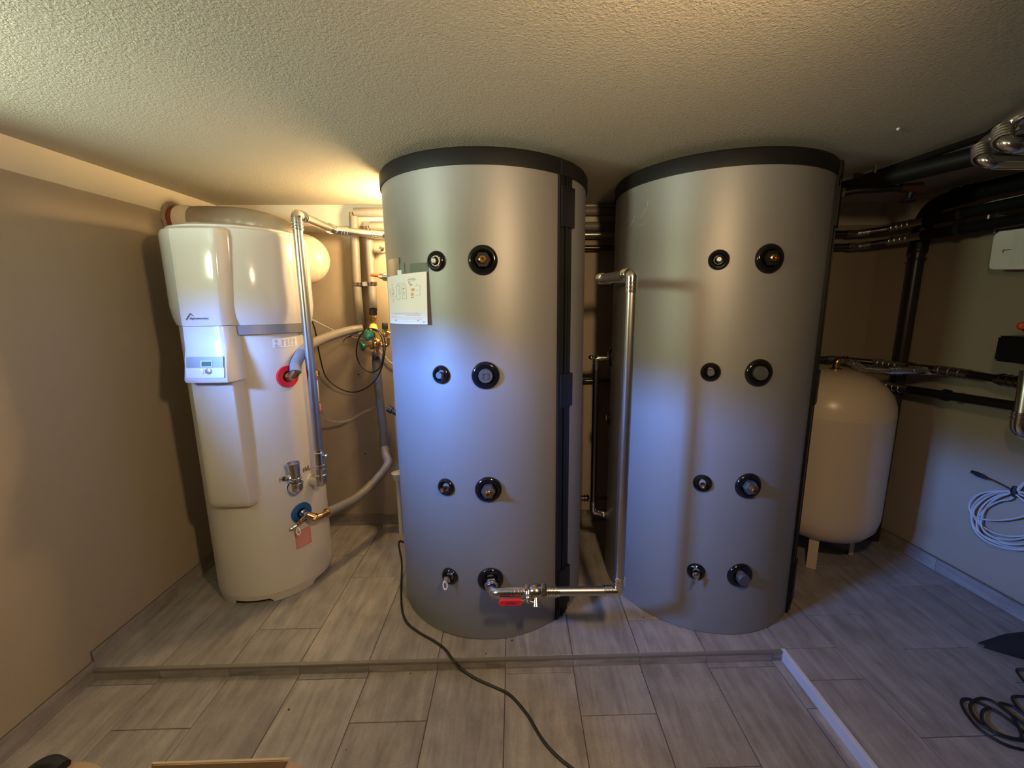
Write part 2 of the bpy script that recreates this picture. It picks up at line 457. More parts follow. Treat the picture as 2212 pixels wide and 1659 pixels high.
# unseen slanted wall piece, added so the small high window lights the heater more
WZ0, WZ1 = 1.76, 2.07
DA, DB = Vector((-2.25, 0.90)), Vector((-1.45, 0.10))
dd = (DB - DA).normalized(); dn = Vector((-dd.y, dd.x))      # dn points into the room
if dn.x < 0: dn = -dn
def diag(bm, s0, s1, t0, t1, z0, z1):
    q = [DA + dd * s0 + dn * t0, DA + dd * s1 + dn * t0, DA + dd * s1 + dn * t1, DA + dd * s0 + dn * t1]
    prism(bm, [(p.x, p.y) for p in q], z0, z1)
LD = (DB - DA).length; w0, w1 = LD / 2 - .22, LD / 2 + .22
bm = bmesh.new()
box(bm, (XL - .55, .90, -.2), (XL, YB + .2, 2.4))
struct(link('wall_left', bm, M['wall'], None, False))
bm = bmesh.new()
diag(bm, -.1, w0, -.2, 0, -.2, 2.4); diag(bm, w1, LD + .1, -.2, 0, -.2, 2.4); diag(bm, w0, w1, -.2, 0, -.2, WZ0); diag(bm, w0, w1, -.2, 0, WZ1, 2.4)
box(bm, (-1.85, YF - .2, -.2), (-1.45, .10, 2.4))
struct(link('wall_slant_added', bm, M['wall'], None, False))
bm = bmesh.new()
diag(bm, w0, w0 + .03, -.14, -.09, WZ0, WZ1); diag(bm, w1 - .03, w1, -.14, -.09, WZ0, WZ1); diag(bm, w0, w1, -.14, -.09, WZ0, WZ0 + .03); diag(bm, w0, w1, -.14, -.09, WZ1 - .03, WZ1)
struct(link('window_1', bm, M['frame'], None, False))
bm = bmesh.new(); diag(bm, -1.5, LD + 1.5, -.38, -.2, 2.10, 2.35); struct(link('added_eave', bm, M['wall'], None, False))     # unseen eave, added above the window to cut off steep skylight
bm = bmesh.new(); box(bm, (XL - .3, YF - .3, ZC), (3.2, YB + .3, ZC + .25))
struct(link('ceiling', bm, M['ceiling'], None, False))
wc = (DA + DB) / 2 - dn * .17
po.location = (wc.x, wc.y, (WZ0 + WZ1) / 2)
po.rotation_euler = Vector((dn.x, dn.y, 0)).to_track_quat('-Z', 'Y').to_euler()

bm = bmesh.new(); bmesh.ops.create_icosphere(bm, subdivisions=1, radius=.007, matrix=Matrix.Translation((1.3979,1.6182,2.158)))
link('plaster_chip', bm, M['frame'], bpy.data.objects['ceiling'])
# baseboards in tile strips
def baseboard(name, p0, p1, z, h, joints, inward, gap=True):
    """strip of tiles from p0 to p1 (2-D), joints as distances along it"""
    p0 = Vector(p0); p1 = Vector(p1); d = (p1 - p0); L = d.length; d.normalize(); n = Vector(inward)
    def quadbox(bm, s0, s1, t0, t1, z0, z1):
        q = [p0 + d * s0 + n * t0, p0 + d * s1 + n * t0, p0 + d * s1 + n * t1, p0 + d * s0 + n * t1]
        prism(bm, [(a.x, a.y) for a in q], z0, z1)
    bm = bmesh.new(); quadbox(bm, 0, L, 0, .005, z, z + h + .004)
    o = struct(link(name, bm, M['grout'], None, False))
    js = [0] + [j for j in joints if 0 < j < L] + [L]
    for a, b in zip(js, js[1:]):
        bm = bmesh.new(); quadbox(bm, a + .001, b - .001, .003, .011, z + .002, z + h)
        link('tile', bm, M['tile'] if abs(d.y) > .5 else M['tile_x'], o, False)
baseboard('baseboard_left', (XL, YF), (XL, YS), ZS, .078, [.31 + .6 * i for i in range(9)], (1, 0))
baseboard('trim_3', (XL, YS), (XL, YB), 0, .075, [.45, 1.05], (1, 0))
baseboard('baseboard_back', (XL, YB), (RW0[0], YB), 0, .075, [.35 + .6 * i for i in range(8)], (0, -1))
nr = Vector((-(RW0[1] - RW1[1]), -(RW1[0] - RW0[0]))).normalized()
baseboard('baseboard_right', RW0, RW1, 0, .075, [.06 + .6 * i for i in range(8)], tuple(nr))

# bits of dirt on the floor
bm = bmesh.new()
for p, s in [((-0.9198,1.4338,-0.0476), .006), ((-0.0292,1.7001,0), .005), ((-0.145,1.6305,0), .004), ((-0.473,1.5855,-0.0476), .004), ((-0.409,1.588,-0.0476), .003), ((0.6255,1.8242,0), .004), ((-0.6288,1.2709,-0.0476), .003), ((0.5384,1.5592,-0.0476), .003), ((0.7074,1.7284,0), .003)]:
    r = bmesh.ops.create_icosphere(bm, subdivisions=1, radius=s)
    for v in r['verts']: v.co = Vector((v.co.x * random.uniform(.5, 1.3), v.co.y * random.uniform(.5, 1.3), v.co.z * .4)) + Vector(p)
o = link('dirt_crumbs', bm, M['dirt']); o['kind'] = 'stuff'; tag(o, 'dark crumbs of dirt scattered on the grey floor tiles', 'dirt')

# ------------------------------------------------------------------ buffer tanks
T = [(-.1352, 2.1982), (1.0125, 2.1889)]
TR = .4893
def escutcheon(parent, c, ang, z, r):
    a = math.radians(ang); d = Vector((math.cos(a), math.sin(a), 0)); p = cyl_pt(c, TR - .004, ang, z)
    bm = bmesh.new()
    lathe(bm, [(r * 1.0, 0), (r * 1.0, .006), (r * .93, .013), (r * .80, .017), (r * .66, .016), (r * .56, .010), (r * .52, .004), (0, .003)], p, d, 36)
    o = link('port_cover', bm, M['gloss_black'], parent)
    return o, p, d

def sub(name, bm, m, parent): return link(name, bm, m, parent)

def gland(parent, p, d, r, ring):
    bm = bmesh.new(); lathe(bm, [(r * .50, .006), (r * .50, .014), (r * .44, .016), (r * .44, .010)], p, d, 28); sub('sealing_ring', bm, ring, parent)
    bm = bmesh.new(); lathe(bm, [(0, .004), (r * .36, .004), (r * .36, .016), (r * .28, .020), (0, .020)], p, d, 24); sub('plug', bm, M['black'], parent)
    bm = bmesh.new(); lathe(bm, [(r * .12, .020), (r * .22, .020), (r * .25, .024), (r * .21, .029), (r * .09, .029), (r * .08, .022), (0, .022)], p, d, 6); sub('nipple', bm, M['brass'] if ring is None else M['label'], parent)

def hexplug(parent, p, d, r, m, nip=None, h=.03, shift=0):
    bm = bmesh.new(); hexnut(bm, p + d * .004, d, r * .55, h); sub('hex_plug', bm, m, parent)
    if nip:
        bm = bmesh.new(); q = p + d * (h + .004)
        lathe(bm, [(r * .26, 0), (r * .26, .010), (r * .20, .012), (r * .20, .022), (r * .11, .022), (r * .10, .006), (0, .006)], q, d, 6 if nip is M['brass'] else 16); sub('nipple', bm, nip, parent)

def square_plug(parent, p, d, r, m, mark=True):
    bm = bmesh.new(); lathe(bm, [(0, .004), (r * .52, .004), (r * .52, .022), (r * .48, .026), (0, .026)], p, d, 12)
    if mark:
        _, u, v = frame(d); q = p + d * .026
        for s0, s1, t0, t1 in ((-.2, .2, .16, .22), (-.2, .2, -.22, -.16), (-.22, -.16, -.22, .22), (.16, .22, -.22, .22)):
            vs = []
            for k in (0, .003):
                for a, b in ((s0, t0), (s1, t0), (s1, t1), (s0, t1)): vs.append(bm.verts.new(q + u * a * r + v * b * r + d * k))
            bm.faces.new(vs[4:]); [bm.faces.new((vs[i], vs[(i + 1) % 4], vs[4 + (i + 1) % 4], vs[4 + i])) for i in range(4)]
    sub('threaded_plug', bm, m, parent)

def drain(parent, p, d, loop):
    bm = bmesh.new(); lathe(bm, [(0, .0), (.011, 0), (.011, .02), (.016, .02), (.016, .032), (.010, .034), (.010, .052), (0, .052)], p, d, 14); sub('tap_body', bm, M['chrome'], parent)
    _, u, v = frame(d); q = p + d * .048
    bm = bmesh.new()
    if loop:
        sweep(bm, [q + Vector((0, 0, -.016)) + Vector((math.cos(t) * .009, -.004, math.sin(t) * .020)) for t in [2 * PI * i / 16 for i in range(16)]], .0028, 8, closed=True)
        sub('loop_handle', bm, M['white_plastic'], parent)
    else:
        q2 = q + Vector((-.014, -.006, -.034)); sweep(bm, [q, (q + q2) / 2, q2], [.007, .006, .004], 10); sub('lever', bm, M['chrome'], parent)

def make_tank(idx, c, label):
    t = thing('buffer_tank', label, 'water tank', (c[0], c[1], 0), 'grey insulated buffer tanks')
    bm = bmesh.new(); lathe(bm, [(0, .002), (TR - .002, .002), (TR, .004), (TR, 2.08), (TR - .01, 2.085), (0, 2.085)], (c[0], c[1], 0), (0, 0, 1), 128)
    link('insulation_jacket', bm, M['tank'], t)
    bm = bmesh.new(); lathe(bm, [(TR + .001, 2.063), (TR + .007, 2.063), (TR + .007, 2.118), (TR + .002, 2.127), (TR - .04, 2.129), (0, 2.129)], (c[0], c[1], 0), (0, 0, 1), 128)
    link('lid', bm, M['lid'], t)
    a0 = -49.4 if idx == 0 else -46.8; a1 = a0 + 9.7
    wdt = a1 - a0
    bm = bmesh.new()
    zf = (lambda i, j, z: z + (.012 * abs(math.sin(i * 17)) if j == 0 else 0))
    for f0, f1, th in ((0, .34, .012), (.34, .44, .005), (.44, .62, .014), (.62, .70, .005), (.70, 1.0, .011)):
        patch(bm, c, TR - .002, a0 + wdt * f0, a0 + wdt * f1, .004, 2.066, th + .002, 3, 1, zf)
    link('seam_strip', bm, M['black'], t)
    cl = [(1.86, 2.02), (1.08, 1.232), (.06, .265)]
    for z0, z1 in cl:
        bm = bmesh.new(); patch(bm, c, TR + .004, a0 + .8, a1 + 1.0, z0, z1, .016, 6, 1); link('strip_clip', bm, M['black'], t)
    bm = bmesh.new(); patch(bm, c, TR + .004, a0 + .6, a1 + .8, 2.058, 2.12, .012, 6, 1); link('lid_clip', bm, M['lid'], t)
    for row, z in enumerate((1.713, 1.252, .749, .313)):
        for side, ang, r in ((0, -111.0, .0405), (1, -88.5, .0585)):
            ang = ang - (.8 if idx else 0)
            pc, p, d = escutcheon(t, c, ang, z, r)
            if side == 0:
                if row == 0: gland(pc, p, d, r, M['label'] if idx == 0 else M['chrome'])
                if row == 1: square_plug(pc, p, d, r * .72, M['plug'], False)
                if row == 2:
                    bm = bmesh.new(); lathe(bm, [(0, .004), (.008, .004), (.010, .02), (.008, .032), (.011, .034), (.011, .042), (.004, .042), (0, .038)], p, d, 8); sub('sensor_sleeve', bm, M['bronze'] if idx == 0 else M['chrome'], pc)
                if row == 3: drain(pc, p, d, idx == 0)
            else:
                if row == 0: hexplug(pc, p, d, r, M['black'], M['brass'], .022)
                if row == 1: square_plug(pc, p, d, r, M['plug'], idx == 0)
                if row == 2: hexplug(pc, p, d, r * .95, M['plug'], M['brass'], .034)
                if row == 3 and idx == 1: square_plug(pc, p + d * .02, d, r * .9, M['plug'], False)
                if row == 3 and idx == 0:
                    pass
    return t
tank1 = make_tank(0, T[0], 'grey buffer tank with a paper diagram taped on its side, beside the white heater')
tank2 = make_tank(1, T[1], 'grey buffer tank without paper, standing between the other tank and the cream vessel')
# rear port cover of tank 2 that shows in the gap
for z in (1.25, .90):
    rr = .0585 if z > 1 else .04
    pc, p, d = escutcheon(tank2, T[1], 168, z, rr)
    square_plug(pc, p, d, rr, M['plug'], False)

# paper diagram, tape (things of their own, stuck on the left tank)
PC = T[0]
def on_tank(a0, z0, tilt=0.0, lift=.002):
    """u to the right, v up, starting from angle a0 and height z0"""
    def fn(u, v, w=0):
        uu = u * math.cos(tilt) - v * math.sin(tilt); vv = u * math.sin(tilt) + v * math.cos(tilt)
        return cyl_pt(PC, TR + lift + w, a0 + math.degrees(uu / TR), z0 + vv)
    return fn
pf = on_tank(-155.2, 1.458, .0, .003)
PW, PH = .335, .212
def paper_fn(u, v, w=0):
    curl = .016 * max(0, (u / PW - .72) / .28) ** 2 * (1 - .6 * v / PH)
    return pf(u, v + .004 * u / PW, w + curl)
bm = bmesh.new(); g = {}
NU, NV = 24, 8
for i in range(NU + 1):
    for j in range(NV + 1):
        for k in (0, 1): g[i, j, k] = bm.verts.new(paper_fn(PW * i / NU, PH * j / NV * (1 - .02 * (1 - i / NU)), k * .0005))
for i in range(NU):
    for j in range(NV):
        for k in (0, 1): bm.faces.new((g[i, j, k], g[i + 1, j, k], g[i + 1, j + 1, k], g[i, j + 1, k]))
for i in range(NU):
    for j in (0, NV): bm.faces.new((g[i, j, 0], g[i + 1, j, 0], g[i + 1, j, 1], g[i, j, 1]))
for j in range(NV):
    for i in (0, NU): bm.faces.new((g[i, j, 0], g[i, j + 1, 0], g[i, j + 1, 1], g[i, j, 1]))
flat_quad(bm, lambda u, v, w=0: paper_fn(u, v, w + .0008), .145, PH - .003, .180, PH + .016, 0, 3)
bm.faces.ensure_lookup_table()
sheet = tag(link('paper_sheet', bm, M['paper']), 'white paper sheet with a printed pipe diagram taped on the left tank', 'paper')
def pr(name, m, quads):
    bm = bmesh.new()
    for u0, v0, u1, v1 in quads: flat_quad(bm, paper_fn, u0 * PW, v0 * PH, u1 * PW, v1 * PH, .0011, max(1, int(abs(u1 - u0) * 14)))
    link(name, bm, m, sheet, False)['kind'] = 'stuff'
L = .005
def outline(a, b, c, d, t=.006): return [(a, b, c, b + t), (a, d - t, c, d), (a, b, a + t, d), (c - t, b, c, d)]
q = []
q += outline(.37, .50, .47, .78); q += outline(.52, .50, .62, .78)
q += [(.40, .81, .60, .815), (.42, .78, .425, .82), (.57, .78, .575, .82), (.47, .62, .52, .625), (.43, .60, .435, .72), (.56, .58, .565, .74), (.54, .70, .57, .72), (.55, .58, .57, .60)]
q += [(.10, .62, .105, .78), (.13, .60, .135, .74), (.16, .56, .165, .66), (.10, .70, .14, .705), (.22, .80, .25, .82), (.23, .70, .26, .715), (.24, .66, .30, .665), (.28, .60, .285, .70), (.24, .48, .25, .53), (.28, .49, .285, .52), (.20, .56, .36, .564)]
q += [(.66, .88, .80, .89), (.66, .86, .82, .87), (.66, .84, .80, .845), (.68, .78, .70, .82), (.82, .76, .83, .78), (.78, .74, .90, .744), (.88, .66, .885, .74), (.80, .66, .90, .664), (.88, .56, .885, .64), (.80, .56, .88, .564), (.74, .52, .76, .54)]
q += [(.10, .20, .90, .206), (.10, .12, .90, .125), (.10, .09, .90, .094), (.10, .05, .92, .053), (.30, .05, .303, .12), (.58, .05, .583, .12), (.12, .15, .34, .155)]
q += [(.28 + .03 * i, .206, .284 + .03 * i, .23 + .012 * (i % 3)) for i in range(19)]
q += [(.60 + .02 * i, .17, .612 + .02 * i, .185) for i in range(13)]
pr('diagram_lines', M['ink_light'], q)
pr('diagram_symbols', M['ink'], [(.235, .80, .25, .815), (.235, .735, .255, .75), (.565, .705, .58, .72), (.565, .615, .58, .63), (.24, .45, .25, .47), (.715, .515, .73, .535), (.27, .065, .33, .078), (.80, .07, .84, .08), (.92, .04, .95, .052)])
pr('diagram_boilers', M['ink_orange'], [(.70, .75, .74, .79), (.72, .65, .78, .70), (.71, .56, .76, .61), (.22, .60, .26, .64), (.67, .80, .69, .84)])

def tape(name, a0, z0, wd, ht, m, label, lift=.0015, tilt=0, nu=6):
    fn = on_tank(a0, z0, tilt, lift); bm = bmesh.new(); g = {}
    for i in range(nu + 1):
        for j in range(3):
            for k in (0, 1): g[i, j, k] = bm.verts.new(fn(wd * i / nu, ht * j / 2, k * .0006 + (random.uniform(0, .0016) if m is M['tape'] and k else 0)))
    for i in range(nu):
        for j in range(2):
            for k in (0, 1): bm.faces.new((g[i, j, k], g[i + 1, j, k], g[i + 1, j + 1, k], g[i, j + 1, k]))
        for j in (0, 2): bm.faces.new((g[i, j, 0], g[i + 1, j, 0], g[i + 1, j, 1], g[i, j, 1]))
    tag(link(name, bm, m), label, 'tape')
tape('tape_strip', -150.5, 1.655, .125, .085, M['tape'], 'crumpled brown tape above the left corner of the paper diagram')
tape('tape_strip', -135.8, 1.662, .035, .052, M['tape_clear'], 'small grey tape piece between the brown tape and the paper tab')
tape('tape_strip', -127.4, 1.660, .100, .050, M['tape_clear'], 'greenish clear tape above the right corner of the paper diagram')

# faint scuffs on the right tank's jacket, and a chip in the ceiling plaster
M['scuff'] = mat('scuff', (0.36, 0.36, 0.36), 0.6)
bm = bmesh.new()
for pts in ([(0.593,1.937,1.9928), (0.5888,1.9441,1.952), (0.5724,1.975,1.9229)], [(0.558,2.0076,1.9374), (0.5467,2.0391,1.9006), (0.5337,2.088,1.8903)], [(0.5983,1.9283,1.906), (0.5825,1.9553,1.8915), (0.5667,1.9871,1.8913)]):
    pp = smooth_path([cyl_pt(T[1], TR, math.degrees(math.atan2(p[1] - T[1][1], p[0] - T[1][0])), p[2]) for p in pts], 5)
    sweep(bm, pp, .0008, 5)
link('scuff_mark', bm, M['scuff'], tank2)['kind'] = 'stuff'
# ------------------------------------------------------------------ heat pump water heater
HC = (-1.403, 2.263); HR = .288
h = thing('water_heater', 'tall white heat pump water heater with a control display on its front', 'water heater', (HC[0], HC[1], 0))
bm = bmesh.new(); lathe(bm, [(0, .042), (HR, .042), (HR, 1.46), (0, 1.46)], (HC[0], HC[1], 0), (0, 0, 1), 96); link('body', bm, M['cream'], h)
bm = bmesh.new()
feet = [(-66, -26), (-150, -108), (24, 64), (110, 150)]
def skirt_z(a):
    for f0, f1 in feet:
        if f0 <= a <= f1: return 0.001
        for e, s in ((f0, -1), (f1, 1)):
            dlt = (a - e) * s
            if 0 < dlt < 4: return .001 + .027 * dlt / 4
    return .028
N = 180; rg = []
for i in range(N):
    a = -180 + 360 * i / N; z = skirt_z(a)
    rg.append([bm.verts.new(cyl_pt(HC, HR + .0025, a, .052)), bm.verts.new(cyl_pt(HC, HR + .001 - (.008 if z < .02 else .002), a, z)), bm.verts.new(cyl_pt(HC, HR - .03, a, z)), bm.verts.new(cyl_pt(HC, HR - .03, a, .05))])
for i in range(N):
    a = rg[i]; b = rg[(i + 1) % N]
    for k in range(3): bm.faces.new((a[k], b[k], b[k + 1], a[k + 1]))
link('foot_ring', bm, M['cream'], h)
bm = bmesh.new(); SR = .313
lathe(bm, [(HR - .01, 1.452), (SR - .016, 1.4535), (SR - .006, 1.49), (SR, 1.54), (SR, 1.865), (SR - .006, 1.885), (SR - .022, 1.893), (SR - .024, 1.900), (SR - .06, 1.915), (0, 1.925)], (HC[0], HC[1], 0), (0, 0, 1), 96)
link('upper_shroud', bm, M['white_gloss'], h)
def panel(bm, secs):
    """stack of rounded cross-sections (z, left x, right x, left bevel, right bevel, front y)"""
    rows = []
    ch = ((1.0, .085), (.97, .060), (.85, .040), (.30, .008), (.12, .002), (0, 0))
    for z, xl, xr, bl, br, yf in secs:
        yb = HC[1] - .20
        pts = [(xl - bl, yb)] + [(xl - bl * e, yf + f) for e, f in ch]
        for k in range(1, 8): pts.append((xl + (xr - xl) * k / 8, yf - .005 * math.sin(PI * k / 8)))
        pts += [(xr + br * e, yf + f) for e, f in reversed(ch)] + [(xr + br, yb)]
        rows.append([bm.verts.new((x, y, z)) for x, y in pts])
    for a, b in zip(rows, rows[1:]):
        for i in range(len(a) - 1): bm.faces.new((a[i], a[i + 1], b[i + 1], b[i]))
    bm.faces.new(rows[0]); bm.faces.new(rows[-1])
PX = -1.3885
bm = bmesh.new(); panel(bm, [(1.4555, -1.487, -1.320, .028, .034, 1.925), (1.47, -1.487, -1.320, .028, .034, 1.923), (1.85, -1.482, -1.296, .028, .032, 1.919), (1.872, -1.480, -1.297, .027, .030, 1.923), (1.882, -1.474, -1.302, .025, .028, 1.935), (1.884, -1.46, -1.31, .02, .02, 1.955)])
link('shroud_panel', bm, M['white_gloss'], h)
bm = bmesh.new(); panel(bm, [(1.199, -1.474, -1.302, .016, .012, 1.900), (1.203, -1.481, -1.296, .016, .012, 1.889), (1.214, -1.483, -1.294, .016, .012, 1.884), (1.322, -1.479, -1.300, .018, .014, 1.902), (1.35, -1.480, -1.305, .020, .020, 1.912), (1.40, -1.484, -1.314, .024, .028, 1.920), (1.4535, -1.487, -1.320, .028, .032, 1.926)])
con = link('control_console', bm, M['white_gloss'], h)
bm = bmesh.new(); panel(bm, [(.560, -1.480, -1.330, .016, .020, 1.972), (.563, -1.490, -1.324, .018, .022, 1.960), (.575, -1.498, -1.319, .020, .024, 1.950), (.60, -1.501, -1.317, .020, .024, 1.944), (.90, -1.497, -1.312, .018, .020, 1.940), (1.20, -1.495, -1.310, .016, .014, 1.936)])
link('front_cover', bm, M['cream'], h)
# console face
def cf(u, v, w=0):
    # u from centre, v height 1.215..1.322, on the tilted console face
    y = 1.884 + (v - 1.215) / .107 * .018
    return Vector((PX + u, y - .0056 - w, v))
def plate(bm, u0, v0, u1, v1, t0, t1, nu=1):
    g = [bm.verts.new(cf(u, v, t)) for t in (t0, t1) for u, v in ((u0, v0), (u1, v0), (u1, v1), (u0, v1))]
    for f in ((0, 1, 2, 3), (4, 5, 6, 7), (0, 1, 5, 4), (1, 2, 6, 5), (2, 3, 7, 6), (3, 0, 4, 7)): bm.faces.new([g[i] for i in f])
bm = bmesh.new(); plate(bm, -.080, 1.271, .082, 1.319, -.004, .0012); link('display_strip', bm, M['silver_band'], con, False)
bm = bmesh.new(); plate(bm, -.082, 1.226, .084, 1.2705, -.004, .0010); link('button_plate', bm, M['silver_light'], con, False)
bm = bmesh.new()
for q4 in ((-.016, 1.274, .034, 1.2765), (-.016, 1.299, .034, 1.3015), (-.016, 1.274, -.013, 1.3015), (.031, 1.274, .034, 1.3015)): plate(bm, *q4, 0, .003)
link('display_frame', bm, M['white_plastic'], con, False)
bm = bmesh.new(); plate(bm, -.013, 1.2765, .031, 1.299, -.001, .0016); link('display_screen', bm, M['lcd'], con, False)
bm = bmesh.new(); lathe(bm, [(0, 0), (.0135, 0), (.0135, .006), (.0115, .009), (0, .010)], cf(.018, 1.2555, 0), (0, -1, .22), 24); link('control_dial', bm, M['chrome'], con)
bm = bmesh.new(); plate(bm, -.018, 1.258, -.005, 1.267, 0, .004); link('button', bm, M['white_plastic'], con, False)
bm = bmesh.new(); plate(bm, -.018, 1.243, -.005, 1.252, 0, .004); link('button', bm, M['silver_light'], con, False)
bm = bmesh.new(); plate(bm, -.078, 1.2185, -.040, 1.2225, -.0005, .0008); link('raised_lettering', bm, M['silver_light'], con, False)
# logo on the shroud panel: a peaked roof stroke and blurred lettering
def lf(u, v, w=0): return Vector((-1.4617 + u, 1.9195 - w - .0035 * math.sin(PI * min(1, max(0, (u + .03) / .19))), 1.4826 + v))
bm = bmesh.new()
def stroke(bm, a, b, t, fn, w0=-.002, w1=.0015):
    a = Vector((*a, 0)); b = Vector((*b, 0)); n = Vector((-(b - a).y, (b - a).x, 0)).normalized() * t / 2
    c = [a - n, b - n, b + n, a + n]; g = [bm.verts.new(fn(p.x, p.y, w)) for w in (w0, w1) for p in c]
    for f in ((0, 1, 2, 3), (4, 5, 6, 7), (0, 1, 5, 4), (1, 2, 6, 5), (2, 3, 7, 6), (3, 0, 4, 7)): bm.faces.new([g[i] for i in f])
stroke(bm, (0, 0), (.0225, .0285), .0032, lf); stroke(bm, (.0215, .0285), (.034, .0175), .0032, lf)
link('logo_mark', bm, M['plug'], h, False)
bm = text_bm('alphainnotec', .0145, lambda u, v, w: lf(.017 + u, .002 + v, w + .001), .0008, 1.12); link('logo_lettering', bm, M['plug'], h, False)
# grey band, labels, hand-written marks
bm = bmesh.new(); patch(bm, HC, HR, -71.3, 6, 1.4095, 1.4525, .016, 30, 1); link('grey_band', bm, M['silver_band'], h)
bm = bmesh.new(); patch(bm, HC, HR + .0002, -40.5, -15.5, 1.340, 1.383, .0008, 12, 1); lb = link('rating_label', bm, M['label'], h)
def hf(a0, z0): return lambda u, v, w=0: cyl_pt(HC, HR + .0014 + w, a0 + math.degrees(u / HR), z0 + v)
bm = bmesh.new(); f = hf(-40.2, 1.340)
for i in range(8):
    for j in range(4):
        u = .040 + .020 * j; ww = random.uniform(.008, .017)
        flat_quad(bm, f, u, .036 - .0044 * i, u + ww, .0375 - .0044 * i, 0, 1)
for u, v, ww in ((.008, .033, .012), (.006, .028, .016), (.012, .022, .008), (.006, .012, .012), (.004, .008, .018), (.028, .008, .006), (.006, .002, .020)):
    flat_quad(bm, f, u, v, u + ww, v + .0018, 0, 1)
link('label_print', bm, M['ink'], lb, False)['kind'] = 'stuff'
bm = bmesh.new(); patch(bm, HC, HR + .0002, -40.4, -23.0, .254, .353, .0008, 10, 1); rl = link('red_label', bm, M['label_red'], h)
bm = bmesh.new(); f = hf(-40.4, .254)
for i in range(10): flat_quad(bm, f, .005 + .008 * (i % 3 == 0), .088 - .0088 * i, .083 - .012 * (i % 2), .0905 - .0088 * i, 0, 4)
link('label_print', bm, M['label_line'], rl, False)['kind'] = 'stuff'
def hand(word, a0, z0, name):
    gl = {'H': [((0, 0), (.001, .02)), ((.009, .001), (.010, .021)), ((.001, .010), (.010, .012))], 'V': [((0, .020), (.005, 0)), ((.005, 0), (.011, .022))], 'L': [((.001, .022), (0, 0)), ((0, 0), (.012, .003))],
          'R': [((0, 0), (.001, .02)), ((.001, .02), (.009, .016)), ((.009, .016), (.001, .010)), ((.001, .010), (.009, 0))]}
    bm = bmesh.new(); x = 0
    for ch in word:
        for a, b in gl[ch]: stroke(bm, ((a[0] + x) * 1.2, a[1] * 1.2), ((b[0] + x) * 1.2, b[1] * 1.2), .0026, hf(a0, z0), -.001, .0004)
        x += .014
    link(name, bm, M['marker'], h, False)
hand('HRL', -48.5, .652, 'marker_lettering')
hand('HVL', -24.2, .664, 'marker_lettering')
def port_ring(ang, z, r0, r1, m, name, th=.006):
    a = math.radians(ang); d = Vector((math.cos(a), math.sin(a), 0)); p = cyl_pt(HC, HR - .006, ang, z)
    bm = bmesh.new(); lathe(bm, [(r1, 0), (r1, .006 + th), (r1 * .96, .008 + th), (r0, .008 + th), (r0 * .96, .002)], p, d, 36); link(name, bm, m, h)
    bm = bmesh.new(); lathe(bm, [(0, .0070), (r0, .0070)], p, d, 24); link('port_opening', bm, M['black'], h)
    return p, d
pH, dH = port_ring(-30.1, 1.190, .028, .056, M['red'], 'red_collar')
pC, dC = port_ring(-31.2, .449, .028, .055, M['blue'], 'blue_collar')
pR, dR = port_ring(-37.8, .612, .026, .029, M['cream'], 'port_rim', .001)
pV, dV = port_ring(-14.5, .604, .028, .031, M['cream'], 'port_rim', .001)
# small fittings at the back right flank
bm = bmesh.new(); q = Vector((-1.147,2.42,1.1575)); hexnut(bm, q + Vector((-.02, 0, 0)), (1, 0, 0), .017, .03); link('brass_nut', bm, M['brass'], h)
bm = bmesh.new(); q = Vector((-1.1487,2.4,0.9585)); box(bm, q - Vector((.03, .012, .022)), q + Vector((.012, .012, .022)), .004); link('drain_spout', bm, M['label_red'], h)
bm = bmesh.new(); a = Vector((-1.1363,2.4,1.1174)); b = Vector((-1.1397,2.4,0.9971)); sweep(bm, [a - Vector((.015, 0, 0)), b - Vector((.015, 0, 0))], .014, 12); link('side_cover', bm, M['white_gloss'], h)

# HRL stub: open steel fitting pointing up
t = thing('pipe_fitting', 'short open steel elbow fitting with upright stub on the white heater', 'pipe fitting', pR)
e1 = pR + dR * .062; up = e1 + Vector((.004, -.004, .135))
bm = bmesh.new(); sweep(bm, [pR + dR * .004, e1 - dR * .02], .019, 18); rings_at(bm, pR + dR * .008, dR, .021, 2, .014, .008, 1.1); link('threaded_nipple', bm, M['chrome'], t)
bm = bmesh.new(); sweep(bm, fillet([e1 - dR * .036, e1, e1 + Vector((0, 0, .036))], .03, 7), .0290, 22); rings_at(bm, e1 + Vector((0, 0, .030)), (0, 0, 1), .029, 1, .02, .009, 1.14); link('elbow', bm, M['chrome'], t)
bm = bmesh.new(); r0 = .0235
lathe(bm, [(r0, 0), (r0, .018), (.0295, .020), (.0295, .026), (r0 + .001, .028), (r0 + .001, .05), (r0 + .004, .075), (r0 + .005, .098), (.031, .100), (.031, .107), (.027, .108), (.026, .102), (.022, .07), (0, .06)], e1 + Vector((0, 0, .036)), Vector((-.05, -.03, 1)), 24); link('socket', bm, M['chrome'], t)
bm = bmesh.new(); hexnut(bm, e1 + Vector((-.012, -.01, .075)), (-.85, -.45, .05), .012, .03); link('side_plug', bm, M['chrome'], t)

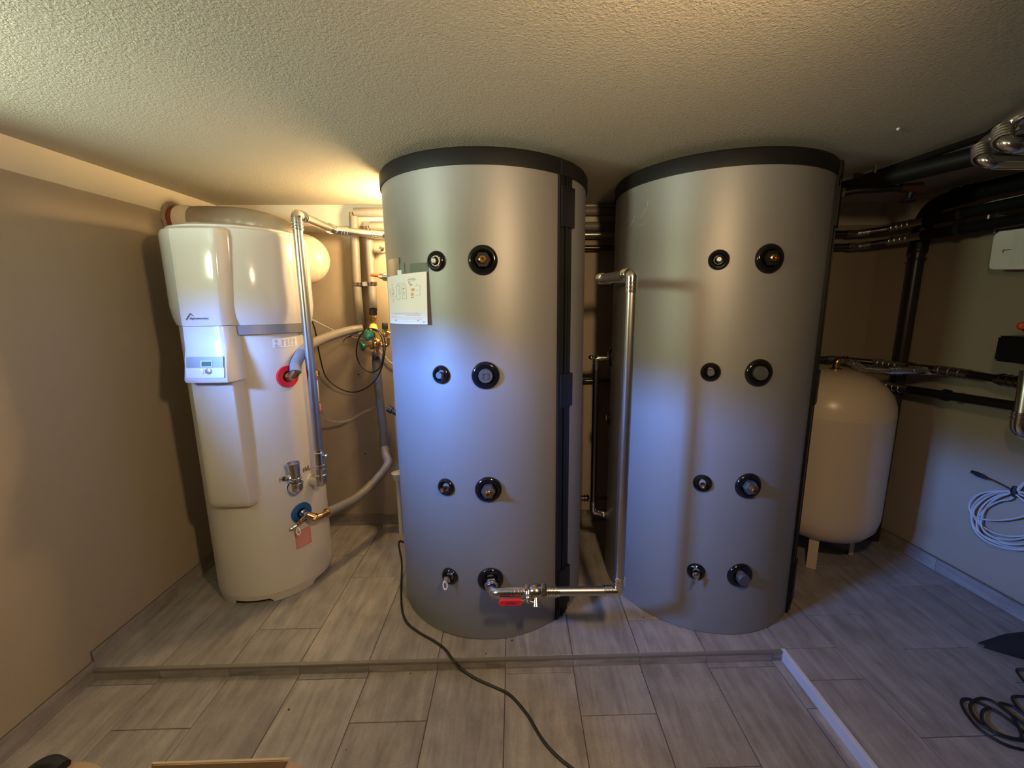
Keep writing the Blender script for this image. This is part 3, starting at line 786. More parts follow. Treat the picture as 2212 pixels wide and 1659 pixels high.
# ------------------------------------------------------------------ air duct and wall opening
dpts = [(-1.845, 2.50, 1.995), (-1.78, 2.50, 1.995)]
du = thing('air_duct', 'corrugated grey air duct running from the wall over the white heater', 'duct', (-1.80, 2.5, 1.99))
path = smooth_path([(-1.765, 2.46, 2.0), (-1.64, 2.46, 2.0), (-1.48, 2.46, 1.990), (-1.35, 2.455, 1.960), (-1.265, 2.445, 1.91), (-1.25, 2.43, 1.80)], 44)
rad = [.0785 + .0010 * (i % 2) + .0004 * math.sin(i * .37) for i in range(len(path))]
bm = bmesh.new(); sweep(bm, path, rad, 32); link('corrugated_hose', bm, M['duct'], du)
bm = bmesh.new(); lathe(bm, [(.068, 0), (.082, 0), (.084, .012), (.084, .05), (.081, .062), (.081, .075), (.07, .075)], (-1.815, 2.46, 2.0), (1, 0, 0), 40); link('collar', bm, M['collar'], du)
bm = bmesh.new(); lathe(bm, [(.0, 0), (.098, 0), (.098, .006), (.085, .012), (.072, .004), (0, .004)], (XL + .001, 2.45, 2.0), (1, 0, 0), 40)
for v in bm.verts: v.co += Vector((0, random.uniform(-.004, .004), random.uniform(-.004, .004)))
wo = tag(link('wall_opening', bm, M['foam']), 'rough round hole in the left wall behind the duct collar', 'wall opening')
bm = bmesh.new(); lathe(bm, [(.0, 0), (.080, 0), (.076, .022), (0, .024)], (XL + .006, 2.455, 2.0), (1, 0, 0), 30)
link('brick_lining', bm, M['brick_red'], wo)

# small pale expansion vessel behind the heater
c = Vector((-1.2709,2.64,1.8175))
t = thing('expansion_vessel', 'small pale pink round vessel on the wall behind the white heater', 'expansion vessel', c)
bm = bmesh.new(); lathe(bm, [(0, -.10), (.06, -.095), (.115, -.07), (.145, -.03), (.150, 0), (.145, .03), (.115, .07), (.06, .095), (0, .10)], c, (0.35, -.9, .1), 48); link('shell', bm, M['vessel_pink'], t)
bm = bmesh.new(); lathe(bm, [(0, 0), (.02, 0), (.02, .09), (0, .09)], c + Vector((0, .09, 0)), (0, 1, 0), 16); link('wall_stub', bm, M['chrome'], t)

# ------------------------------------------------------------------ steel pipe from the heater (HVL) to the tanks
ztop = 1.9744
V1 = Vector((-1.051, 2.15, .604)); V2 = Vector((-1.0449, 2.15, ztop))
t = thing('steel_pipe', 'tall bright steel pipe rising from the white heater and running back behind the tanks', 'pipe', tuple(pV))
bm = bmesh.new(); hexnut(bm, pV + dV * .006, dV, .026, .03); link('threaded_nipple', bm, M['chrome'], t)
r = .0225
bm = bmesh.new(); sweep(bm, fillet([pV + dV * .012, V1 + Vector((0, .0, 0)), V1 + Vector((0, 0, .05))], .04, 8), r * 1.30, 22)
rings_at(bm, V1 + Vector((0, 0, .040)), (0, 0, 1), r * 1.30, 1, .024, .009, 1.13); link('elbow', bm, M['chrome'], t)
bm = bmesh.new(); sweep(bm, [V1 + Vector((0, 0, .05)), V1 + Vector((0, 0, .10)), V1 + Vector((0, 0, .115)), V1 + Vector((0, 0, .175)), V1 + Vector((0, 0, .185))], [r * 1.22, r * 1.22, r * 1.12, r * 1.12, r * 1.05], 22)
rings_at(bm, V1 + Vector((0, 0, .074)), (0, 0, 1), r * 1.24, 2, .022, .008, 1.12); rings_at(bm, V1 + Vector((0, 0, .165)), (0, 0, 1), r * 1.1, 1, .018, .009, 1.25); link('press_coupling', bm, M['chrome'], t)
bm = bmesh.new(); q = V1 + Vector((r, 0, .15)); lathe(bm, [(0, 0), (.008, 0), (.011, .012), (.011, .02), (.006, .024), (0, .024)], q, (1, 0, 0), 12); link('vent_plug', bm, M['chrome'], t)
run(t, [V1 + Vector((0, 0, .18)), V2, (-1.0446,2.5799,1.9744), (-.80, 2.712, 1.966), (1.30, 2.712, 1.966)], r, M['steel'], M['chrome'], .04)

# red-collar hot water hose with grey insulation
A = pH + dH * .045
t = thing('insulated_hose', 'grey insulated hose from the red port of the white heater, curving up to the wall', 'pipe', tuple(pH))
bm = bmesh.new(); sweep(bm, fillet([pH + dH * .002, pH + dH * .055, pH + dH * .06 + Vector((.018, 0, .035))], .03, 7), .020, 18); rings_at(bm, pH + dH * .02, dH, .021, 1, .01, .01, 1.15); link('elbow', bm, M['bronze'], t)
B = pH + dH * .06 + Vector((.010, 0, .025))
bm = bmesh.new(); sweep(bm, smooth_path([B, (-1.1039,2.12,1.2555), (-1.0931,2.18,1.3121), (-1.1056,2.34,1.3411), (-1.0778,2.52,1.3689), (-1.0271,2.64,1.3886), (-0.9672,2.69,1.3968)], 8), .0265, 18); link('insulation', bm, M['insul'], t)

# two insulated vertical pipes on the wall with a clamp
t = thing('insulated_pipe', 'grey insulated pipe on the back wall, the first one right of the pale vessel', 'pipe', (-.99, 2.70, 1.45), 'insulated pipes on the back wall')
bm = bmesh.new(); sweep(bm, [(-0.9894,2.755,2.083), (-0.9981,2.755,1.8284), (-1.0043,2.755,1.5996), (-0.9981,2.755,1.4113)], .0275, 16); link('insulation', bm, M['insul'], t)
bm = bmesh.new(); q = Vector((-0.9818,2.755,2.1075)); sweep(bm, [q, (1.45, 2.755, 2.118)], .0275, 16); link('insulation', bm, M['insul'], t)
bm = bmesh.new(); a = Vector((-1.008,2.755,2.0994)); sweep(bm, [a + Vector((.008, 0, -.03)), a + Vector((.008, 0, .008))], .016, 12); link('pipe_end', bm, M['bronze'], t)
bm = bmesh.new(); a = Vector((-0.9981,2.755,1.4113)); sweep(bm, [a, a + Vector((.012, -.01, -.03))], .021, 12); link('pipe_end', bm, M['rubber'], t)
t2 = thing('insulated_pipe', 'grey wrapped pipe on the back wall, ending above the brass valves', 'pipe', (-.90, 2.70, 1.5), 'insulated pipes on the back wall')
bm = bmesh.new(); sweep(bm, [(-0.9029,2.75,1.9999), (-0.9059,2.75,1.7993), (-0.9058,2.75,1.5989), (-0.8987,2.72,1.5175)], .0265, 16); link('insulation', bm, M['insul'], t2)
bm = bmesh.new(); q = Vector((-0.8913,2.755,2.0255)); sweep(bm, [q, (1.45, 2.755, 2.022)], .0265, 16); link('insulation', bm, M['insul'], t2)
bm = bmesh.new(); q = Vector((-0.8933,2.75,2.0136)); sweep(bm, [q + Vector((-.01, 0, -.02)), q + Vector((-.012, 0, .012))], .013, 10); link('pipe_end', bm, M['bronze'], t2)
for k in range(7):
    pass
bm = bmesh.new()
for (x, y) in ((773, 614), (804, 613)):
    pass
c1 = Vector((-0.9955,2.755,1.6747)); c2 = Vector((-0.9031,2.75,1.6768))
cl = thing('pipe_clamp', 'double steel clamp holding the two grey insulated pipes to the wall', 'pipe clamp', tuple(c1))
for q in (c1, c2):
    bm = bmesh.new(); lathe(bm, [(.0275, -.010), (.031, -.010), (.031, -.004), (.029, -.003), (.029, .003), (.031, .004), (.031, .010), (.0275, .010)], q, (0, 0, 1), 24); link('ring', bm, M['dark_steel'], cl)
bm = bmesh.new(); box(bm, c1 + Vector((.03, -.008, -.012)), c2 + Vector((-.03, .008, .012)), .002); link('bridge', bm, M['steel'], cl)
for q in (c1, c2):
    bm = bmesh.new(); sweep(bm, [q + Vector((0, .02, 0)), Vector((q.x, YB, q.z))], .004, 8); link('wall_bolt', bm, M['steel'], cl)

# single horizontal steel pipe below (seen in the gap), lower one too
bm = bmesh.new(); sweep(bm, [(-.35, 2.715, 1.884), (1.33, 2.715, 1.890)], .0165, 14); sweep(bm, [(.3, 2.715, 1.886), (.3, YB, 1.886)], .006, 8)
tag(link('steel_pipe', bm, M['dark_steel']), 'thin dark steel pipe crossing the gap between tanks, lowest of the upper four', 'pipe', 'pipes crossing behind the tanks')
bm = bmesh.new(); sweep(bm, [(-.30, 2.72, 1.04), (.72, 2.72, 1.04)], .0125, 12); sweep(bm, [(.3, 2.72, 1.04), (.3, YB, 1.04)], .005, 8)
tag(link('steel_pipe', bm, M['dark_steel']), 'single thin steel pipe crossing the gap between tanks at mid height', 'pipe', 'pipes crossing behind the tanks')

# ------------------------------------------------------------------ brass safety group
g = thing('valve_group', 'brass valve group with green handles on the wall between heater and tank', 'valve', (-0.8773,2.66,1.2961))
YV = 2.66
bm = bmesh.new(); sweep(bm, [(-0.8921,2.7,1.5176), (-0.8946,2.7,1.483)], .024, 16); link('insulation_end', bm, M['rubber'], g)
a = Vector((-0.8946,2.7,1.483)); b = Vector((-0.8989,2.7,1.422))
bm = bmesh.new(); lathe(bm, [(0, 0), (.017, 0), (.021, .01), (.017, .022), (.024, .026), (.024, .050), (.020, .054), (.020, .066), (0, .066)], b, a - b, 6); link('union_nut', bm, M['brass'], g)
a = Vector((-0.8987,2.7,1.4249)); b = Vector((-0.8925,2.68,1.3793))
bm = bmesh.new(); lathe(bm, [(0, 0), (.028, 0), (.025, .03), (.018, .048), (0, .048)], b, a - b, 20); link('yellow_cap', bm, mat('yellow_brass', (.85, .62, .10), .4), g)
a = Vector((-0.8678,2.66,1.3077))
bm = bmesh.new(); bmesh.ops.create_icosphere(bm, subdivisions=2, radius=.034, matrix=Matrix.Translation(a))
sweep(bm, [(-0.9185,2.66,1.2877), a, (-0.8196,2.66,1.2926)], .018, 12); sweep(bm, [(-0.8954,2.68,1.3793), a, (-0.8895,2.68,1.2143)], .019, 12)
sweep(bm, fillet([(-0.837,2.66,1.2928), (-0.8022,2.66,1.2925), (-0.7991,2.66,1.3392)], .02, 5), .014, 12); link('valve_body', bm, M['brass'], g)
bm = bmesh.new(); b = Vector((-0.8837,2.67,1.251)); hexnut(bm, b, (0, 0, -1), .026, .02); hexnut(bm, b + Vector((0, 0, .03)), (0, 0, -1), .031, .012); link('union_nut', bm, M['bronze'], g)
def green_handle(p, d, s):
    bm = bmesh.new(); dd, u, v = frame(d); p = Vector(p)
    rg = []
    for hgt, rr in ((0, .4), (.004, .9), (.010, 1), (.018, .95), (.024, .7), (.026, 0)):
        if rr == 0: rg.append([bm.verts.new(p + dd * hgt)]); continue
        rg.append([bm.verts.new(p + dd * hgt + (u * math.cos(t) + v * math.sin(t)) * s * rr * (1 + .16 * math.cos(3 * t))) for t in [2 * PI * i / 24 for i in range(24)]])
    for a, b in zip(rg, rg[1:]):
        for i in range(24):
            j = (i + 1) % 24
            if len(b) == 1: bm.faces.new((a[i], a[j], b[0]))
            else: bm.faces.new((a[i], a[j], b[j], b[i]))
    bm.faces.new(rg[0])
    o = link('green_handle', bm, M['green'], g); return o
green_handle((-0.8968,2.62,1.3603), (-.1, -.9, .25), .036)
green_handle((-0.9358,2.62,1.2946), (-.75, -.6, -.1), .031)
bm = bmesh.new(); sweep(bm, [(-0.9394,2.63,1.2937), a], .010, 10); sweep(bm, [(-0.9037,2.64,1.3589), a], .010, 10); link('spindle', bm, M['bronze'], g)
q = Vector((-0.8132,2.66,1.3451))
bm = bmesh.new(); lathe(bm, [(0, 0), (.016, 0), (.018, .02), (.015, .03), (.019, .034), (.019, .048), (0, .048)], q, (0, 0, 1), 14); sweep(bm, [q + Vector((0, 0, .035)), q + Vector((.03, 0, .02))], .013, 10); link('relief_valve', bm, M['brass'], g)
bm = bmesh.new(); lathe(bm, [(0, 0), (.017, 0), (.019, .012), (.017, .036), (.014, .04), (0, .04)], q + Vector((0, 0, .048)), (0, 0, 1), 10); link('relief_cap', bm, M['rubber'], g)

# lower wrapped hose from the valve group down to the blue port
t = thing('insulated_hose', 'grey wrapped hose from the brass valves down to the blue port of the heater', 'pipe', tuple(pC))
bm = bmesh.new(); sweep(bm, [(-0.8883,2.68,1.2322), (-0.8904,2.68,1.2024)], .022, 14); link('insulation_end', bm, M['rubber'], t)
bm = bmesh.new(); sweep(bm, [(-0.8937,2.69,1.2012), (-0.8935,2.7,1.0358), (-0.8924,2.71,0.8782), (-0.8881,2.72,0.7162), (-0.8928,2.72,0.5994)], .0265, 16)
link('insulation', bm, M['insul_dark'], t)
bm = bmesh.new()
for yy, xx in ((786, 813), (800, 814), (823, 817), (840, 818), (858, 820), (870, 821), (895, 824), (936, 827)):
    pass
bm.free()
bm = bmesh.new(); sweep(bm, smooth_path([(-0.8924,2.72,0.606), (-0.8685,2.68,0.5516), (-0.8431,2.64,0.5244), (-0.8478,2.6,0.5019), (-0.8734,2.56,0.4682), (-0.9143,2.48,0.4292), (-0.9657,2.38,0.4013), (-1.0085,2.28,0.4019), (-1.0446,2.16,0.4197)], 7), .0265, 16); link('insulation', bm, M['insul'], t)
p0 = Vector((-1.0446,2.16,0.4197))
bm = bmesh.new(); p1 = Vector((-1.0536,2.13,0.4222)); lathe(bm, [(0, 0), (.018, 0), (.018, .03), (.024, .03), (.024, .045), (0, .045)], p1, p0 - p1, 14); sweep(bm, [(-1.0619,2.11,0.4223), p1, p0], .018, 12); link('brass_elbow', bm, M['brass'], t)
p2 = Vector((-1.0721,2.1,0.4225)); tee = pC + dC * .055
bm = bmesh.new(); sweep(bm, fillet([(-1.0566,2.12,0.4222), p2, tee], .02, 5), .019, 14); hexnut(bm, p2, (tee - p2), .022, .016); link('union_nut', bm, M['bronze'], t)
bm = bmesh.new(); sweep(bm, [pC, tee + dC * .012], .019, 14); hexnut(bm, pC + dC * .012, dC, .025, .02); link('port_nipple', bm, M['chrome'], t)
dr = tee + Vector((-.045, -.03, -.045))
bm = bmesh.new(); sweep(bm, [tee, (tee + dr) / 2, dr], [.013, .011, .010], 12); hexnut(bm, (tee + dr) / 2, dr - tee, .015, .015); link('drain_valve', bm, M['bronze'], t)
bm = bmesh.new(); lathe(bm, [(0, 0), (.013, 0), (.013, .016), (.009, .020), (.009, .03), (0, .03)], dr, (-.5, -.5, -.2), 12); link('drain_cap', bm, M['chrome'], t)
bm = bmesh.new(); q = dr + Vector((.012, -.01, -.028)); sweep(bm, [q + Vector((math.cos(k) * .013, -math.cos(k) * .005, math.sin(k) * .020)) for k in [2 * PI * i / 18 for i in range(18)]], .0028, 8, closed=True); link('loop_handle', bm, M['white_plastic'], t)
q = Vector((-0.8933,2.72,0.5929))
cl = thing('pipe_clamp', 'single steel clamp on the dark wrapped pipe near the paper-covered tank', 'pipe clamp', tuple(q))
bm = bmesh.new(); lathe(bm, [(.0275, -.009), (.031, -.009), (.031, -.004), (.029, -.003), (.029, .003), (.031, .004), (.031, .009), (.0275, .009)], q, (0, 0, 1), 24); box(bm, q + Vector((-.042, -.006, -.008)), q + Vector((-.028, .006, .008))); box(bm, q + Vector((.028, -.006, -.008)), q + Vector((.042, .006, .008))); link('ring', bm, M['steel'], cl)
bm = bmesh.new(); sweep(bm, [q + Vector((0, .02, 0)), Vector((q.x, YB, q.z))], .004, 8); link('wall_bolt', bm, M['steel'], cl)

# cables and hoses near the valve group
def cable(name, pts, r, m, label, cat='cable', k=10, n=8, group=None):
    bm = bmesh.new(); sweep(bm, smooth_path(pts, k), r, n)
    return tag(link(name, bm, m), label, cat, group)
cable('black_cable', [(-1.1356,2.4,1.4531), (-1.1472,2.45,1.3851), (-1.2133,2.62,1.2163), (-1.2141,2.68,1.0888), (-1.1407,2.7,1.008), (-1.0439,2.7,0.9853), (-0.9308,2.66,1.0378), (-0.847,2.6,1.1249), (-0.8089,2.58,1.2174), (-0.7947,2.58,1.3029), (-0.8072,2.58,1.368), (-0.8675,2.6,1.401), (-0.932,2.62,1.3834), (-0.9739,2.63,1.3286), (-0.9921,2.63,1.242), (-0.9653,2.62,1.17), (-0.9073,2.61,1.1298), (-0.8383,2.58,1.16), (-0.8104,2.57,1.2329), (-0.8047,2.57,1.318), (-0.8288,2.58,1.3794), (-0.88,2.62,1.3972)], .0042, M['black_cable'], 'thin black cable looping around the brass valve group')
cable('white_cable', [(-1.132,2.4,1.4634), (-1.1274,2.55,1.4169), (-1.1123,2.74,1.3596), (-1.0328,2.76,1.3334), (-0.9448,2.76,1.3085), (-0.864,2.77,1.2152), (-0.8068,2.77,1.1591), (-.62, 2.77, 1.10)], .0032, M['white_cable'], 'thin white cable sloping across the wall behind the brass valves')
o = cable('white_cable', [(-0.8936,2.66,1.3921), (-0.9467,2.66,1.3752), (-1.0122,2.67,1.3577), (-1.0271,2.67,1.352)], .0042, M['white_cable'], 'short white sensor cable end beside the green valve handle')
bm = bmesh.new(); sweep(bm, smooth_path([(-1.0211,2.67,1.3549), (-1.0507,2.67,1.3464), (-1.0721,2.67,1.332), (-1.0854,2.67,1.3117)], 4), [.0042] * 6 + [.002] * 7, 8); link('dark_tip', bm, M['black_cable'], o)
o = cable('clear_hose', [(-1.1534,2.42,0.948), (-1.1685,2.5,0.8759), (-1.1455,2.58,0.8207), (-1.0971,2.66,0.8035), (-1.0189,2.7,0.8416), (-0.9514,2.73,0.8677), (-0.9085,2.76,0.8725), (-0.8592,2.74,0.8735)], .008, M['clear'], 'clear plastic drain hose sagging across the wall behind the heater', 'hose', n=12)
bm = bmesh.new(); q = Vector((-0.8474,2.72,0.8688)); lathe(bm, [(0, 0), (.022, 0), (.024, .03), (.017, .034), (.017, .075), (0, .075)], q, (.85, -.1, -.5), 16)
tag(link('drain_trap', bm, M['rubber']), 'dark drain socket taking the clear hose, half hidden by the tank', 'drain')
q = Vector((-0.7963,2.66,0.4376)); t = thing('drain_funnel', 'pale drain funnel half hidden behind the tank near the floor', 'funnel', tuple(q))
bm = bmesh.new(); lathe(bm, [(.036, 0), (.040, .002), (.038, -.004), (.022, -.05), (.014, -.055), (.014, -.12)], q, (0, 0, 1), 20); link('cup', bm, M['label'], t)
bm = bmesh.new(); sweep(bm, [q + Vector((0, 0, -.05)), q + Vector((0, 0, -.5)), q + Vector((.0, .10, -.52))], .013, 12); link('outlet_pipe', bm, M['white_plastic'], t)
bm = bmesh.new(); q = Vector((-0.8096,2.7,1.8825)); lathe(bm, [(0, -.02), (.019, -.016), (.021, 0), (.017, .02), (0, .024)], q, (.1, -1, .1), 20); sweep(bm, [q, (q.x + .02, YB, q.z)], .009, 10)
tag(link('wall_outlet', bm, M['chrome']), 'shiny round steel outlet on the wall at the tank edge, above the orange lever', 'wall outlet')
q = Vector((-0.79,2.6,1.715)); t = thing('ball_valve', 'small ball valve with orange lever poking out from behind the paper-covered tank', 'valve', tuple(q))
bm = bmesh.new(); sweep(bm, [q + Vector((-.068, -.005, .006)), q + Vector((-.030, 0, .002)), q + Vector((-.005, 0, 0))], [.009, .010, .008], 10); link('lever', bm, M['orange'], t)
bm = bmesh.new(); lathe(bm, [(0, 0), (.014, 0), (.018, .02), (.026, .03), (.026, .08), (0, .08)], q + Vector((-.02, 0, 0)), (1, 0, -.15), 16); link('valve_body', bm, M['chrome'], t)
for i, (q, lbl) in enumerate((((-1.0463,2.786,1.0875), 'upper'), ((-1.0447,2.786,0.5317), 'lower'))):
    bm = bmesh.new(); lathe(bm, [(0, 0), (.005, 0), (.005, .003), (0, .004)], q, (0, -1, 0), 10); tag(link('wall_plug', bm, M['dirt']), f'{lbl} small dark plug in the back wall left of the wrapped pipe', 'wall plug')

# ------------------------------------------------------------------ pipe from the left tank's bottom port, up between the tanks
t = thing('steel_pipe', 'bright steel pipe from the foot of the paper-covered tank, rising in front of the gap', 'pipe', (-.12, 1.70, .32))
r = .0195
P0 = Vector((-.1220, 1.706, .313)); P1 = Vector((-.105, 1.585, .318)); P1b = Vector((-.10, 1.582, .345))
d0 = (P1 - P0).normalized()
bm = bmesh.new(); hexnut(bm, P0 + d0 * .012, d0, .031, .030); lathe(bm, [(0, .042), (.027, .042), (.029, .05), (.026, .060), (.022, .062)], P0, d0, 20); link('union_nut', bm, M['chrome'], t)
PE = Vector((-.105, 1.585, .338)); PA = Vector((.060, 1.583, .3405)); PB = Vector((.432, 1.582, .337)); PT = Vector((.4345, 1.580, 1.648))
bm = bmesh.new(); sweep(bm, fillet([P0 + d0 * .05, Vector((-.105, 1.592, .330)), Vector((.0, 1.585, .339))], .07, 9), .022, 20); rings_at(bm, (-.03, 1.585, .3375), (1, 0, 0), .021, 3, .016, .007, 1.2); link('bend', bm, M['chrome'], t)
bm = bmesh.new(); sweep(bm, [(-.02, 1.585, .3380), (.035, 1.584, .3395)], .0215, 20); rings_at(bm, (.012, 1.584, .339), (1, 0, 0), .022, 2, .014, .008, 1.2); link('press_coupling', bm, M['chrome'], t)
bm = bmesh.new(); hexnut(bm, (.030, 1.584, .3395), (1, 0, 0), .029, .022)
lathe(bm, [(.022, 0), (.027, .006), (.032, .018), (.033, .03), (.030, .045), (.024, .055)], (.048, 1.584, .34), (1, 0, 0), 24)
hexnut(bm, (.100, 1.584, .34), (1, 0, 0), .031, .022); lathe(bm, [(0, 0), (.014, 0), (.014, .03), (.018, .03), (.018, .038), (0, .038)], (.076, 1.565, .33), (0, -.7, -.7), 14); vb = link('ball_valve_body', bm, mat('nickel', (.62, .55, .46), .2, 1.0), t)
bm = bmesh.new(); rings_at(bm, (.128, 1.584, .34), (1, 0, 0), .021, 3, .014, .009, 1.26); sweep(bm, [(.120, 1.584, .34), (.178, 1.583, .34)], .0215, 20); link('press_coupling', bm, M['chrome'], t)
bm = bmesh.new(); hv = Vector((-0.03,1.548,0.321)); 
pts = [(-.052, -.001), (-.047, .008), (-.036, .0125), (.036, .0115), (.047, .010), (.047, -.010), (.036, -.0115), (-.036, -.0125), (-.047, -.009)]
g2 = [[bm.verts.new(hv + Vector((x, yy, zz))) for x, zz in pts] for yy in (-.006, .006)]
bm.faces.new(g2[0]); bm.faces.new(g2[1])
for i in range(len(pts)): bm.faces.new((g2[0][i], g2[0][(i + 1) % len(pts)], g2[1][(i + 1) % len(pts)], g2[1][i]))
lever = link('red_lever', bm, M['red'], t); lever['label'] = 'red lever with dark lettering'
bm = text_bm('PERN', .0155, lambda u, v, w: hv + Vector((-.020 + u, -.0064 - w, -.0055 + v)), .0004, 1.2); link('lever_lettering', bm, M['marker'], lever, False)
bm = bmesh.new(); s0 = hv + Vector((.045, .002, 0)); sweep(bm, [s0, s0 + Vector((.022, .004, .006)), Vector((.078, 1.545, .312))], .0065, 10); link('lever_arm', bm, M['chrome'], t)
bm = bmesh.new(); q = Vector((0.0431,1.54,0.3425)); lathe(bm, [(0, .0), (.016, 0), (.017, .01), (.011, .014), (.014, .018), (.014, .026), (.008, .03), (.008, .042), (0, .045)], q + Vector((0, .02, .018)), (0, -.6, -.8), 12); link('drain_nipple', bm, M['chrome'], t)
PR = Vector((0.3641,1.8552,1.652))
run(t, [(.17, 1.583, .3405), PB, PT, PR + Vector((.02, .10, 0)), (.553, 2.03, 1.655)], r, M['steel'], M['chrome'], .032)

# pipe loop behind, on the right-hand tank's rear ports
t = thing('steel_pipe', 'dark steel pipe standing in the gap behind, joining rear ports of the right tank', 'pipe', (.46, 2.3, .34))
run(t, [(.545, 2.30, 1.245), (0.4517,2.3,1.243), (0.4539,2.3,0.3269), (0.5571,2.3,0.3039)], .0175, M['dark_steel'], M['chrome'], .03)
bm = bmesh.new(); q = Vector((0.5049,2.29,0.3103)); hexnut(bm, q, (1, 0, 0), .024, .02); rings_at(bm, q, (1, 0, 0), .02, 2, .02, .008); link('union_nut', bm, M['chrome'], t)
bm = bmesh.new(); q = Vector((0.4231,2.3,1.2485)); bmesh.ops.create_icosphere(bm, subdivisions=2, radius=.014, matrix=Matrix.Translation(q)); link('vent_cap', bm, M['chrome'], t)
t = thing('pipe_fitting', 'dark steel tee stub low in the gap, left of the standing pipe', 'pipe fitting', (0.4171,2.4,0.3616))
bm = bmesh.new(); sweep(bm, [(0.354,2.4,0.3598), (0.4458,2.4,0.361)], .017, 12); rings_at(bm, (0.4171,2.4,0.3616), (1, 0, 0), .018, 2, .016, .008); link('body', bm, M['dark_steel'], t)
bm = bmesh.new(); sweep(bm, [(0.623,2.44,0.3381), (0.5017,2.42,0.3502)], .008, 10); link('branch', bm, M['dark_steel'], t)

# ------------------------------------------------------------------ cream expansion vessel on the right
VC = (1.862, 2.353)
VRr = .298
ve = thing('expansion_vessel', 'large cream floor-standing vessel on legs in the right rear corner', 'expansion vessel', (VC[0], VC[1], 0))
prof = [(0, .150), (.09, .153), (.18, .168), (.245, .200), (.283, .25), (.296, .31), (VRr, .36), (VRr, .915), (.299, .918), (.2985, .921), (VRr, .925), (.294, .975), (.276, 1.03), (.240, 1.08), (.182, 1.125), (.107, 1.15), (.045, 1.158), (0, 1.158)]
bm = bmesh.new(); lathe(bm, prof, (VC[0], VC[1], 0), (0, 0, 1), 72); link('shell', bm, M['vessel'], ve)
for a in (232, 352, 112):
    q = cyl_pt(VC, .215, a, 0); d = Vector((math.cos(math.radians(a)), math.sin(math.radians(a)), 0)); u = Vector((-d.y, d.x, 0))
    bm = bmesh.new()
    for z0, z1, k in ((0, .235, 0),):
        pts = []
        for z in (0.001, .235):
            for s, e in ((-.024, 0), (.024, 0), (.024, .006), (-.024, .006)): pts.append(bm.verts.new(q + u * s + d * e + Vector((0, 0, z))))
        for f in ((0, 1, 2, 3), (4, 5, 6, 7), (0, 1, 5, 4), (1, 2, 6, 5), (2, 3, 7, 6), (3, 0, 4, 7)): bm.faces.new([pts[i] for i in f])
        for s in (-.024, .022):
            pts = []
            for z in (0.001, .235):
                for aa, e in ((s, -.02), (s + .002, -.02), (s + .002, 0), (s, 0)): pts.append(bm.verts.new(q + u * aa + d * e + Vector((0, 0, z))))
            for f in ((0, 1, 2, 3), (4, 5, 6, 7), (0, 1, 5, 4), (1, 2, 6, 5), (2, 3, 7, 6), (3, 0, 4, 7)): bm.faces.new([pts[i] for i in f])
    link('leg', bm, M['vessel'], ve, False)
bm = bmesh.new(); lathe(bm, [(0, 0), (.030, 0), (.030, .008), (.018, .012), (.018, .04), (0, .04)], (1.862, 2.353, 1.156), (0, 0, 1), 20); link('top_nipple', bm, M['bronze'], ve)
t = thing('steel_pipe', 'brass elbow and steel pipe running from the cream vessel top to the right wall', 'pipe', (1.862, 2.353, 1.19))
ZV = 1.212
bm = bmesh.new(); sweep(bm, fillet([(1.862, 2.353, 1.17), (1.862, 2.353, ZV), (1.92, 2.345, ZV - .003)], .022, 6), .019, 16); rings_at(bm, (1.892, 2.35, ZV), (1, -.2, 0), .019, 2, .018, .009, 1.2); link('brass_elbow', bm, M['bronze'], t)
run(t, [(1.915, 2.345, ZV - .003), (1.9973,2.33,1.1647), (2.0885,2.27,1.1623), (2.2652,2.22,1.1656), (2.3493,2.2,1.1652)], .021, M['steel'], M['chrome'], .03)

# ------------------------------------------------------------------ pipes along the right wall
def rail(x, y0, y1, z0, z1, r, m, parent, name='pipe'):
    bm = bmesh.new(); sweep(bm, [(x + rwx(y0) - 2.37, y0, z0), (x + rwx(y1) - 2.37, y1, z1)], r, 16); return link(name, bm, m, parent)
GP = 'heating pipes on the right wall'
def wallrun(label, zb, zr, xb, r, dark, yc):
    t = thing('heating_pipe', label, 'pipe', (2.29, 2.4, zr), GP)
    run(t, [(1.35, 2.70, zb), (xb, 2.70, zb + .004), (2.285, yc, zr)], r * .80, M['dark_steel'], M['steel'], .03)
    x1 = 2.268
    y2 = yc - .22
    bm = bmesh.new(); sweep(bm, [(x1, yc, zr), (2.268, y2, zr)], r * .92, 16); rings_at(bm, (x1, yc - .02, zr), (0, -1, 0), r * .92, 4, .035, .008, 1.12); link('press_coupling', bm, M['steel'], t)
    bm = bmesh.new(); sweep(bm, [(2.268, y2, zr), (2.30, 1.45, zr + .002)], r * 1.15, 16); link('insulation', bm, M['insul_black'], t)
    bm = bmesh.new(); q = Vector((2.272, y2 - .18, zr)); lathe(bm, [(r * 1.15, 0), (r * 1.4, 0), (r * 1.4, .022), (r * 1.15, .022)], q, (0, -1, 0), 20); sweep(bm, [q + Vector((0, -.01, 0)), (rwx(q.y), q.y - .01, zr)], .006, 8); link('pipe_clamp', bm, M['pvc'], t)
    return t
wallrun('upper dark heating pipe bending off the back wall onto the right wall under the ceiling', 1.962, 1.978, 2.16, .024, True, 2.58)
wallrun('dark heating pipe just below the topmost one, bending onto the right wall', 1.884, 1.902, 2.18, .024, True, 2.58)
bm = bmesh.new()
for dy in (0, .035): box(bm, (2.285, 2.03 + dy, 1.885), (2.29, 2.036 + dy, 1.985))
box(bm, (2.29, 2.03, 1.86), (2.30, 2.071, 2.0)); sweep(bm, [(2.295, 2.05, 1.94), (rwx(2.05), 2.05, 1.94)], .006, 8)
tag(link('pipe_bracket', bm, M['steel'], None, False), 'upright steel bracket between the two dark pipes on the right wall', 'pipe bracket')
